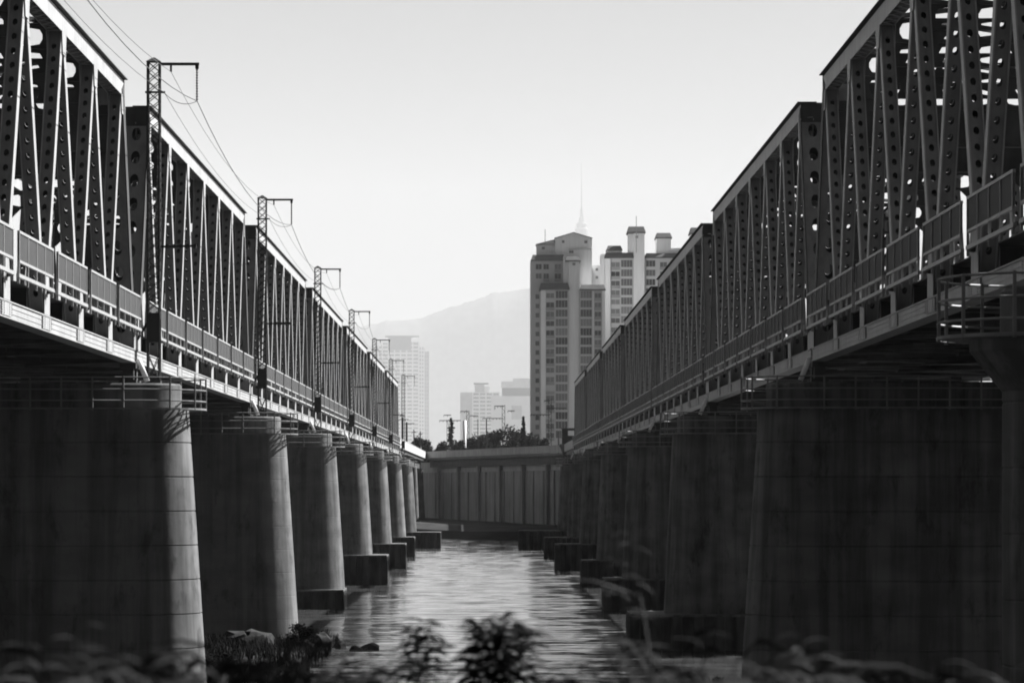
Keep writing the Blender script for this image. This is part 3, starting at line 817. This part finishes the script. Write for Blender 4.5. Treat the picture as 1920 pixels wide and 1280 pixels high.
T('bushy_tree', 'small tree in front of the apartment base beside the tall dark mast', 1018, 818, 34, 'round', 13, 720)

# ------------------------------------------------------------------ apartment blocks
def win_mesh(w, h, mull=1):
    s = MB(); f = .12
    s.use('frame'); s.box(-w / 2, w / 2, -.12, 0, -h / 2, -h / 2 + f); s.box(-w / 2, w / 2, -.12, 0, h / 2 - f, h / 2)
    s.box(-w / 2, -w / 2 + f, -.12, 0, -h / 2 + f, h / 2 - f); s.box(w / 2 - f, w / 2, -.12, 0, -h / 2 + f, h / 2 - f)
    for i in range(mull):
        x = -w / 2 + (i + 1) * w / (mull + 1); s.box(x - .05, x + .05, -.10, 0, -h / 2 + f, h / 2 - f)
    s.use('glass'); s.box(-w / 2 + f, w / 2 - f, -.03, .02, -h / 2 + f, h / 2 - f)
    return s.mesh('window')
WM = {}
def wall_block(t, Y, x0, x1, ytop, depth, mname, zb=0.0, name='wall'):
    a, c = px(x0, ytop, Y), px(x1, ytop, Y); s = MB(); o = t.location
    s.box(a.x - o.x, c.x - o.x, Y - o.y, Y - o.y + depth, zb, a.z); ob(name, s.mesh(name, mname), t); return a.x - o.x, c.x - o.x, a.z
def hip_roof(t, Y, x0, x1, ytop, ybot, depth, over=.7, mname='roof_dark', inset=.6):
    a, c = px(x0, ytop, Y), px(x1, ybot, Y); o = t.location; xa, xb = a.x - o.x, c.x - o.x; ya, yb = Y - o.y - over, Y - o.y + depth + over; h = a.z - c.z
    s = MB(); s.loft([[(xa, ya, c.z), (xb, ya, c.z), (xb, yb, c.z), (xa, yb, c.z)], [(xa, ya, c.z + .4), (xb, ya, c.z + .4), (xb, yb, c.z + .4), (xa, yb, c.z + .4)],
                     [(xa + inset, ya + 2.0, a.z), (xb - inset, ya + 2.0, a.z), (xb - inset, yb - 2.0, a.z), (xa + inset, yb - 2.0, a.z)]])
    ob('roof', s.mesh('roof', mname), t)
def gable_roof(t, Y, x0, x1, ypk, yev, depth, xpk=None):
    a, c = px(x0, yev, Y), px(x1, yev, Y); o = t.location; pk = px((x0 + x1) / 2 if xpk is None else xpk, ypk, Y)
    s = MB(); y0_, y1_ = Y - o.y, Y - o.y + depth; xa, xb, xm = a.x - o.x, c.x - o.x, pk.x - o.x
    s.use('wall_grey'); b0 = len(s.v); s.v += [(xa, y0_, a.z), (xb, y0_, a.z), (xm, y0_, pk.z), (xa, y1_, a.z), (xb, y1_, a.z), (xm, y1_, pk.z)]; s.face((b0, b0 + 1, b0 + 2)); s.face((b0 + 4, b0 + 3, b0 + 5))
    s.use('roof_dark'); s.beam((xa - .2, (y0_ + y1_) / 2, a.z + .12), (xm, (y0_ + y1_) / 2, pk.z + .12), depth + .8, .25); s.beam((xm, (y0_ + y1_) / 2, pk.z + .12), (xb + .2, (y0_ + y1_) / 2, a.z + .12), depth + .8, .25)
    ob('roof', s.mesh('roof'), t)
def win_col(t, Y, xc, wpx, hm, y_first, y_last, step, mull=1, skip=0.0, seed=0, balc=False):
    k = Y / 6000; w = wpx * k; key = (round(w, 2), hm, mull)
    if key not in WM: WM[key] = win_mesh(w, hm, mull)
    rng = random.Random(seed); o = t.location; y = y_first
    bk = ('b', round(w, 2))
    if balc and bk not in WM:
        s = MB(); s.box(-w / 2, w / 2, -.35, 0, -.5, .5); WM[bk] = s.mesh('balcony_panel', 'balcony_rail')
    while y <= y_last:
        p = px(xc, y, Y)
        if rng.random() >= skip: ob('window', WM[key], t, (p.x - o.x, Y - o.y, p.z))
        if balc and rng.random() < .75: ob('balcony_panel', WM[bk], t, (p.x - o.x, Y - o.y, p.z - hm / 2 - .45))
        y += step
YA = 1100.0; ST = 17.45
t = thing('apartment_block', 'tall grey apartment block with stepped dark roofs at the end of the channel', 'apartment block', (px(1060, 0, YA).x, YA, 0))
wall_block(t, YA + 9, 994.7, 1056, 487, 14, 'wall_mid'); hip_roof(t, YA + 9, 995.5, 1060, 477, 489, 14)
wall_block(t, YA, 1015, 1066, 543, 9, 'wall_mid'); hip_roof(t, YA, 1011, 1068, 530, 543, 9)
wall_block(t, YA - 1, 1014, 1023, 544, 1.0, 'wall_grey')
wall_block(t, YA + 1, 1066.4, 1086.4, 489, 12, 'wall_grey'); hip_roof(t, YA + 1, 1060, 1088.5, 480, 490, 12)
wall_block(t, YA + 3, 1056.4, 1066, 480, 8, 'wall_grey')
wall_block(t, YA, 1087, 1134, 543, 9.5, 'wall_mid'); hip_roof(t, YA, 1086.6, 1135.5, 533, 544, 9.5)
wall_block(t, YA - 1, 1128.5, 1134.3, 545, .95, 'wall_grey')
wall_block(t, YA - .6, 1111, 1113.5, 545, .55, 'wall_grey')
wall_block(t, YA + 16, 1006, 1041, 457, 8, 'wall_grey'); gable_roof(t, YA + 16, 1006, 1041, 450.5, 459, 8, 1038)
wall_block(t, YA + 14, 1041, 1110, 447, 12, 'wall_grey'); gable_roof(t, YA + 14, 1041, 1110, 436.5, 447, 12)
wall_block(t, YA + 16.5, 1110.3, 1127, 497, 6, 'wall_grey')
s = MB(); p = px(1066, 466, YA + 13.4); q = px(1110, 468, YA + 13.4); s.box(p.x - t.location.x, q.x - t.location.x, 13.2, 13.95, q.z, p.z); ob('ledge', s.mesh('ledge', 'wall_mid'), t)
for (wx, wy, ww, YY) in ((1056, 453, 5, 14), (1098.5, 453.5, 6, 14), (1018.5, 465, 6, 16), (1076, 495, 6, 1), (1119, 505, 5, 16.5), (1119, 520, 5, 16.5), (1071, 472, 9, 14)):
    win_col(t, YA + YY, wx, ww, 1.0, wy, wy, 99)
win_col(t, YA, 1031.5, 16, 1.9, 554, 828, ST, 1, .04, 1, True)
win_col(t, YA, 1053, 23, 2.7, 552, 828, ST, 3, .0, 2)
win_col(t, YA, 1099, 22, 2.7, 552, 828, ST, 3, .0, 3)
win_col(t, YA, 1121, 13, 1.8, 554, 828, ST, 1, .05, 4, True)
win_col(t, YA + 9, 1010, 12, 2.0, 500, 523, ST, 1, 0, 5); win_col(t, YA + 9, 1024, 11, 2.0, 500, 523, ST, 1, 0, 6, True); win_col(t, YA + 9, 1046, 13, 2.0, 500, 523, ST, 1, 0, 7, True)
win_col(t, YA + 9, 1007.5, 8, 1.8, 556, 828, ST, 0, 0, 8)
YB = 1140.0
t = thing('apartment_block', 'apartment block with tall pale stair tower, partly hidden by the right bridge', 'apartment block', (px(1190, 0, YB).x, YB, 0))
wall_block(t, YB, 1134, 1188, 483, 12, 'wall_mid'); hip_roof(t, YB, 1133, 1189, 473, 484, 12)
wall_block(t, YB + .5, 1127, 1133.6, 476, 12, 'wall_grey'); wall_block(t, YB - .8, 1134.6, 1144.5, 484.5, .75, 'wall_grey')
wall_block(t, YB + 4, 1138, 1166, 470, 7, 'wall_grey'); hip_roof(t, YB + 4, 1137, 1167, 460, 470, 7)
wall_block(t, YB - 1, 1188.5, 1208.5, 436, 9, 'wall_grey')
wall_block(t, YB + 2, 1178, 1188, 436, 6, 'wall_grey'); hip_roof(t, YB - 1, 1176, 1210.5, 424, 437, 9)
wall_block(t, YB, 1209, 1300, 483, 12, 'wall_mid'); hip_roof(t, YB, 1209, 1302, 474, 484, 12)
wall_block(t, YB + 3, 1231, 1258, 446, 8, 'wall_grey'); hip_roof(t, YB + 3, 1229, 1260, 436, 447, 8)
wall_block(t, YB + 5, 1258, 1276, 465, 6, 'wall_grey'); wall_block(t, YB + 3, 1295, 1330, 438, 8, 'wall_grey'); hip_roof(t, YB + 3, 1293, 1332, 426, 439, 8)
win_col(t, YB, 1154, 17, 1.9, 496, 828, ST, 1, .03, 11, True); win_col(t, YB, 1175, 22, 2.7, 494, 828, ST, 3, 0, 12)
win_col(t, YB, 1220, 18, 2.4, 494, 700, ST, 2, 0, 13); win_col(t, YB, 1244, 14, 1.9, 496, 640, ST, 1, 0, 14, True); win_col(t, YB, 1266, 18, 2.4, 494, 600, ST, 2, 0, 15)
win_col(t, YB - 1, 1194, 5, .9, 444, 444, 99)
for (ax, ay, al) in ((1022, 430, 'thin rooftop aerial above the stepped roof of the taller block'), (1193, 405, 'thin rooftop aerial on the pale stair tower')):
    p = px(ax, ay, YA + 22); q = px(ax, 452, YA + 22); s = MB(); s.tube([(p.x, p.y, q.z - 4), p], .12, 5); tag(ob('rooftop_aerial', s.mesh('rooftop_aerial', 'tower_steel')), al, 'aerial')

# pale buildings in the haze
def slab(t, Y, x0, x1, ytop, depth, mname, floors, bays, name='wall'):
    xa, xb, z = wall_block(t, Y, x0, x1, ytop, depth, mname, name=name); o = t.location
    s = MB(); fh = 3.6 * Y / 3000; n = int((z - 25) / fh) if floors else 0; kk = Y / 3000
    for i in range(n): s.box(xa + .5, xb - .5, Y - o.y - .25, Y - o.y - .02, z - 3 - i * fh - fh * .5, z - 3 - i * fh)
    if n:
        o2 = ob('window_band', s.mesh('window_band', 'balcony_rail'), t); o2['kind'] = 'stuff'
    s = MB()
    for i in range(bays + 1):
        x = xa + (xb - xa) * i / bays; s.box(x - .6 * kk, x + .6 * kk, Y - o.y - .6, Y - o.y - .27, 0, z)
    ob('mullion', s.mesh('mullion', mname), t)
YT = 17000.0
t = thing('tower_block', 'pale hazy tower with dark flat crown behind the left bridge end', 'tower block', (px(750, 0, YT).x, YT, 0))
slab(t, YT, 717, 785, 641, 40, 'wall_pale', True, 6)
slab(t, YT + 8, 702, 716.6, 648, 30, 'wall_pale', True, 2)
slab(t, YT + 4, 785.4, 795, 650, 30, 'wall_pale', True, 2); slab(t, YT + 10, 795.4, 803.5, 658, 24, 'wall_mid', True, 2)
wall_block(t, YT - 1, 728, 771, 632, 38, 'balcony_rail', 360 * 0 + px(0, 656, YT).z, 'crown')
s = MB(); a, c = px(722, 629, YT), px(786, 632, YT); s.box(a.x - t.location.x, c.x - t.location.x, -3, 40, c.z, a.z); ob('roof', s.mesh('roof', 'balcony_rail'), t)
YM = 11500.0
t = thing('office_block', 'hazy pale block with rounded corner and rooftop plant room', 'building', (px(890, 0, YM).x, YM, 0))
slab(t, YM, 864, 886, 735, 40, 'wall_mid', False, 2); slab(t, YM - 1, 886.4, 936, 735, 40, 'wall_grey', True, 4)
wall_block(t, YM + 4, 890, 908, 720, 14, 'wall_mid', name='plant_room'); wall_block(t, YM + 6, 908.3, 919, 724, 10, 'wall_grey', name='plant_room')
s = MB(); a, c = px(888, 717.5, YM), px(916, 720, YM); s.box(a.x - t.location.x, c.x - t.location.x, 3, 18, c.z, a.z); ob('roof', s.mesh('roof', 'roof_dark'), t)
YN = 10500.0
t = thing('office_block', 'hazy wide flat block between the rounded block and the apartments', 'building', (px(965, 0, YN).x, YN, 0))
slab(t, YN, 922, 1010, 742, 40, 'wall_pale', False, 3); wall_block(t, YN + 3, 941, 1010, 727, 30, 'balcony_rail', name='upper_storey')
wall_block(t, YN + 2, 940, 1010, 715, 30, 'wall_grey', px(0, 727, YN).z + .1, 'penthouse'); wall_block(t, YN + 8, 962, 1010, 709, 20, 'wall_grey', px(0, 716, YN).z, 'penthouse')
s = MB(); a, c = px(959, 760, YN), px(978, 786, YN); s.box(a.x - t.location.x, c.x - t.location.x, -.8, -.05, c.z, a.z); ob('panel', s.mesh('panel', 'wall_mid'), t)
# tower on the hill
p = px(1090.5, 305, HD); zb = px(0, 520, HD).z
t = thing('television_tower', 'faint needle shaped television tower on the hill above the apartments', 'tower', (p.x, HD, zb))
K = HD / 6000
def lathe(name, prof_, mname):
    s = MB(); s.loft([[(r * K * math.cos(2 * math.pi * j / 14), r * K * math.sin(2 * math.pi * j / 14), px(0, y, HD).z - zb) for j in range(14)] for (y, r) in prof_]); ob(name, s.mesh(name, mname, False), t)
lathe('shaft', [(525, 6.5), (441, 6.0)], 'tower_steel')
lathe('observation_deck', [(441, 7), (440, 12), (430, 12.5), (427, 9.5), (420, 10.5), (417, 7)], 'tower_steel')
lathe('antenna_base', [(417, 6), (408, 5), (407, 3.4), (392, 2.8), (390, 2.2)], 'tower_steel')
lathe('antenna', [(390, 1.8), (350, 1.1), (348, .8), (305, .35)], 'tower_steel')

# ------------------------------------------------------------------ boulders, bank shrubs
def rock_mesh(seed):
    rng = random.Random(seed); s = MB(); rings = []
    for i in range(7):
        ph = -math.pi / 2 + math.pi * (i + .02) / 6.04
        rings.append([])
        for j in range(9):
            th_ = 2 * math.pi * j / 9; d = Vector((math.cos(ph) * math.cos(th_), math.cos(ph) * math.sin(th_), math.sin(ph)))
            r = 1 + .45 * mnoise.noise(d * 1.3 + Vector((seed * 7, 0, 0))); rings[-1].append(tuple(Vector((d.x * r, d.y * r * .85, d.z * r * .7))))
    s.loft(rings); return s.mesh('boulder', 'rock')
RM = [rock_mesh(i) for i in range(4)]
PLACE = ['leftmost', 'second from the left', 'third from the left', 'fourth from the left', 'fifth from the left', 'sixth from the left', 'seventh from the left', 'eighth from the left', 'ninth from the left', 'tenth from the left']
rng = random.Random(5); spots = []
for i in range(10):
    spots.append((-15.0 + i * .85 + rng.uniform(-.3, .3), 186.5 + rng.uniform(-2.5, 2.5) + (6 if i > 6 else 0), rng.uniform(.5, 1.1)))
spots.sort(key=lambda q: q[0] / q[1])
for i, (x, y, sz) in enumerate(spots):
    o = ob('boulder', RM[i % 4], None, (x, y, max(0.0, ground_h(x, y)) + sz * .15), (rng.uniform(-.3, .3), rng.uniform(-.3, .3), rng.uniform(0, 6)), sz)
    tag(o, f'dark boulder at the foot of the left pier by the waterline, {PLACE[i]}', 'boulder', 'boulders at the foot of the left pier')

def shrub_meshes(seed, n, size, w, h):
    rng = random.Random(seed); st, cr = MB(), MB(); tips = []
    for i in range(7):
        a = rng.uniform(0, 6.28); r = w * rng.uniform(.2, .8); z = h * rng.uniform(.45, 1.0); tip = (math.cos(a) * r, math.sin(a) * r, z); tips.append(tip)
        st.tube([(0, 0, -.2), (tip[0] * .4, tip[1] * .4, z * .6), tip], lambda f: .03 * (1.2 - f), 4)
    for tip in tips: leaf_cloud(cr, tip, (w * .4, w * .4, h * .28), n // 7, size, rng, .3)
    return st.mesh('stem', 'bark'), cr.mesh('foliage', 'leaf')
SHM = [shrub_meshes(20 + i, 900, .09, 1.3, 1.5) for i in range(4)]
rng = random.Random(9)
def bank_shrub(x, y, sc, i, where):
    t = thing('bank_shrub', where, 'shrub', (x, y, ground_h(x, y) - .05), rng.uniform(0, 6.28), 'shrubs on the river banks')
    t.scale = (sc, sc, sc * rng.uniform(.8, 1.2)); a, c = SHM[i % 4]; ob('stem', a, t); ob('foliage', c, t)
spots = sorted([(-18.5 + i * 1.25 + rng.uniform(-.4, .4), rng.uniform(128, 186), rng.uniform(.6, 1.0)) for i in range(9)], key=lambda q: q[0] / q[1])
for i, (x, y, sc) in enumerate(spots): bank_shrub(x, y, sc, i, f'dark shrub on the low grassy bank at the left piers, {PLACE[i]}')
spots = sorted([(7.0 + i * 1.3 + rng.uniform(-.4, .4), rng.uniform(98, 126), rng.uniform(.5, .9)) for i in range(10)], key=lambda q: q[0] / q[1])
for i, (x, y, sc) in enumerate(spots): bank_shrub(x, y, sc, i, f'dark shrub on the raised bank before the wide right pier, {PLACE[i]}')

def grass(name, x0, x1, y0, y1, n, hmin, hmax, seed, zlim=0.05):
    rng = random.Random(seed); s = MB()
    for _ in range(n):
        x, y = rng.uniform(x0, x1), rng.uniform(y0, y1); g = ground_h(x, y)
        if g < zlim or mnoise.noise(Vector((x * .35, y * .2, 2))) < -.12: continue
        for q in range(4):
            a = rng.uniform(0, 6.28); h = rng.uniform(hmin, hmax); l = h * rng.uniform(.15, .7); w = .012 + .02 * h; dx, dy = math.cos(a), math.sin(a)
            b0 = len(s.v); s.v += [(x - dy * w, y + dx * w, g - .05), (x + dy * w, y - dx * w, g - .05), (x + dx * l * .4 + dy * w * .8, y + dy * l * .4 - dx * w * .8, g + h * .7), (x + dx * l * .4 - dy * w * .8, y + dy * l * .4 + dx * w * .8, g + h * .7), (x + dx * l, y + dy * l, g + h)]
            s.face((b0, b0 + 1, b0 + 2, b0 + 3)); s.face((b0 + 3, b0 + 2, b0 + 4))
    o = struct(name, s.mesh(name, 'grass_dark'), 'stuff')
grass('bank_grass', -20, -6, 100, 205, 9000, .25, .8, 61)
grass('bank_grass', 4.5, 20, 92, 152, 8000, .25, .8, 62)
grass('bank_grass', -7, 7, 4, 24, 5000, .2, .55, 63)

# ------------------------------------------------------------------ out of focus weeds right before the camera
def leaf_mesh(l, w, mname):
    s = MB(); n = 5; L_, C_, R_ = [], [], []
    for i in range(n + 1):
        f = i / n; ww = w * math.sin(math.pi * min(1, f * .94 + .04)) ** .8 * .5; z = .25 * l * f * (1 - f) * 2 - .18 * l * f * f
        L_.append((f * l, ww, z + ww * .25)); C_.append((f * l, 0, z)); R_.append((f * l, -ww, z + ww * .25))
    s.v = L_ + C_ + R_; k = n + 1
    for i in range(n): s.face((k + i, k + i + 1, i + 1, i)); s.face((2 * k + i, 2 * k + i + 1, k + i + 1, k + i))
    return s.mesh('leaf', mname, True)
LF = {'broad': leaf_mesh(.08, .024, 'leaf'), 'dark': leaf_mesh(.10, .013, 'leaf'), 'pale': leaf_mesh(.13, .02, 'leaf_pale'), 'thin': leaf_mesh(.13, .009, 'leaf')}
def weed(px_, py_, Y, spread, nst, per, kind, label, seed, curve=.15, size=1.0, down=.5):
    """a weed whose top shows at pixel (px_, py_); nst stems fan out over `spread` metres"""
    rng = random.Random(seed); top = px(px_, py_, Y); g = ground_h(top.x, Y)
    t = thing('weed', label, 'weed', (top.x, Y, g), 0, 'weeds on the near bank')
    for k in range(nst):
        u = (k + .5) / nst * 2 - 1 if nst > 1 else 0.0
        hx = u * spread; hz = (top.z - g) - abs(u) * rng.uniform(0, .05) - (0 if k == nst // 2 else rng.uniform(0, .06))
        hy = rng.uniform(-.15, .15); s = MB()
        P = [Vector((hx * .25 * f + hx * .75 * f * f, hy * f, hz * f)) for f in [i / 10 for i in range(11)]]
        s.tube(P, lambda f: .006 * (1.15 - f), 5)
        st = ob('stem', s.mesh('stem', 'leaf', True), t)
        for q in range(per):
            f = 1 - down * (q / per) ** 1.1 * 1.0; i = min(9, int(f * 10)); p = P[i].lerp(P[i + 1], f * 10 - i)
            a = (math.pi if (q + k) % 2 else 0) + rng.gauss(0, .45); sc = size * rng.uniform(.7, 1.25) * (.65 + .5 * min(1, q / 5))
            ob('leaf', LF[kind], st, p, (rng.uniform(-.4, .4), rng.uniform(-.45, .25), a), sc)
weed(792, 1164, 10.0, .025, 4, 30, 'broad', 'slim dark weed standing alone against the bright water', 31, down=.13, size=.9)
weed(938, 1152, 9.5, .075, 10, 30, 'broad', 'dense dark weed silhouetted in the middle of the bright water', 32, down=.13, size=.95)
weed(1125, 1222, 9.5, .12, 6, 18, 'thin', 'thin leaved weed at the right edge of the bright water', 33, down=.12)
weed(1172, 992, 8.5, .03, 2, 7, 'pale', 'tall pale leaved weed in front of the right pier bases', 34, down=.2, size=.8)
weed(1290, 1180, 7.0, .14, 4, 8, 'pale', 'spreading pale weed in front of the second right pier', 35, down=.2, size=.9)
weed(1505, 1195, 7.0, .05, 3, 9, 'pale', 'pale leafy weed in front of the wide dark pier', 36, down=.16, size=1.0)
weed(1400, 1238, 6.5, .12, 4, 9, 'pale', 'low pale weed left of the leafy weed before the wide dark pier', 37, down=.2)
weed(1830, 1256, 6.5, .10, 3, 8, 'pale', 'low pale weed at the bottom right corner', 38, down=.2)
weed(1040, 1262, 8.5, .14, 6, 16, 'thin', 'lowest thin weed between the bushy weed and the right edge of the water', 45, down=.14)
weed(1215, 1238, 8.0, .14, 6, 16, 'dark', 'dark weed in front of the dark pier base at right', 46, down=.16)
weed(1600, 1240, 7.5, .18, 6, 14, 'dark', 'dark weed below the middle of the wide dark pier', 47, down=.16)
weed(320, 1232, 7.5, .14, 6, 14, 'dark', 'dark weed just left of the bright pier edge', 48, down=.16)
weed(690, 1212, 9.0, .14, 7, 18, 'thin', 'thin leaved weed left of the bright water', 39, down=.14)
weed(560, 1205, 8.5, .16, 6, 16, 'dark', 'bushy dark weed below the boulders at left', 40, down=.18)
weed(100, 1185, 6.0, .12, 4, 10, 'pale', 'broad pale weed at the bottom left corner', 41, down=.2, size=.75)
weed(235, 1205, 5.5, .12, 4, 10, 'pale', 'pale weed before the stained pier, right of the broad one', 42, down=.2, size=.7)
weed(420, 1235, 7.5, .12, 5, 14, 'thin', 'low dark weed at the foot of the bright pier edge', 43, down=.15)
weed(620, 1248, 7.5, .14, 5, 14, 'thin', 'lowest thin weed near the bottom edge left of the water', 44, down=.15)
def tuft(px_, py_, Y, n, mats, label, seed, reach=.26, width=.021):
    rng = random.Random(seed); top = px(px_, py_, Y); g = ground_h(top.x, Y)
    t = thing('grass_tuft', label, 'grass tuft', (top.x, Y, g), 0, 'grass tufts right before the camera')
    for k in range(n):
        bx, by = rng.gauss(0, .05), rng.gauss(0, .08); side = 1 if k % 2 else -1; rch = reach * rng.uniform(.35, 1.2); hz = top.z - g - rng.uniform(0, .13); dr = rng.uniform(.02, .16)
        w = width * rng.uniform(.6, 1.3); s = MB(); m = 9; dy = rng.gauss(0, .08)
        for i in range(m + 1):
            f = i / m; x = bx + side * rch * f ** 2.6; z = hz * math.sin(min(1, f * 1.12) * math.pi / 2) - dr * max(0, f - .72) / .28; ww = w * (1 - f ** 3) + .0008
            s.v += [(x, by + dy * f - ww * .5, z + ww * .5), (x, by + dy * f + ww * .5, z - ww * .5)]
        for i in range(m): s.face((2 * i, 2 * i + 2, 2 * i + 3, 2 * i + 1))
        ob('blade', s.mesh('blade', mats[k % len(mats)], True), t)
for i, (x, y, Y, n, mt, lab) in enumerate([
    (40, 1205, 5.5, 18, ('leaf', 'leaf_pale'), 'arching grass tuft in the bottom left corner'),
    (180, 1188, 6.5, 18, ('leaf', 'leaf_pale', 'leaf'), 'arching grass tuft before the large stained pier'),
    (330, 1200, 6.0, 16, ('leaf',), 'dark arching grass tuft left of the bright pier edge'),
    (455, 1170, 7.0, 22, ('leaf',), 'dark arching grass tuft hiding the foot of the second left pier'),
    (545, 1192, 6.2, 22, ('leaf', 'leaf', 'leaf_pale'), 'arching grass tuft in front of the boulders'),
    (630, 1200, 7.0, 20, ('leaf',), 'dark arching grass tuft at the left edge of the bright water'),
    (710, 1232, 6.5, 14, ('leaf',), 'low dark grass tuft over the left part of the bright water'),
    (1110, 1225, 6.5, 14, ('leaf',), 'dark grass tuft over the right part of the bright water'),
    (1190, 1202, 7.0, 16, ('leaf', 'leaf_pale'), 'arching grass tuft before the third right pier base'),
    (1285, 1150, 7.5, 14, ('leaf_pale', 'leaf'), 'tallest pale grass tuft, before the second right pier'),
    (1390, 1200, 6.5, 14, ('leaf', 'leaf_pale'), 'arching grass tuft left of the wide dark pier corner'),
    (1500, 1195, 6.0, 16, ('leaf_pale',), 'pale grass tuft before the wide dark pier'),
    (1650, 1215, 6.5, 16, ('leaf',), 'dark grass tuft under the middle of the wide dark pier'),
    (1790, 1225, 6.0, 16, ('leaf', 'leaf_pale'), 'grass tuft near the bottom right corner'),
    (1890, 1215, 6.5, 14, ('leaf',), 'dark grass tuft at the right edge of the picture')]):
    tuft(x, y, Y, int(n * 1.5), mt, lab, 80 + i)
s = MB(); P = [px(x, y, 8.0) for x, y in ((1200, 1118), (1150, 1100), (1105, 1088), (1060, 1085), (1010, 1083), (950, 1079))]
g0 = Vector((P[0].x + .12, 8.0, ground_h(P[0].x, 8.0)))
s.tube([g0, g0.lerp(P[0], .6) + Vector((.05, 0, 0))] + P, lambda f: .004 * (1.2 - f), 5)
tag(ob('bare_twig', s.mesh('bare_twig', 'bark', True)), 'thin bare twig reaching out horizontally over the bright water', 'twig')
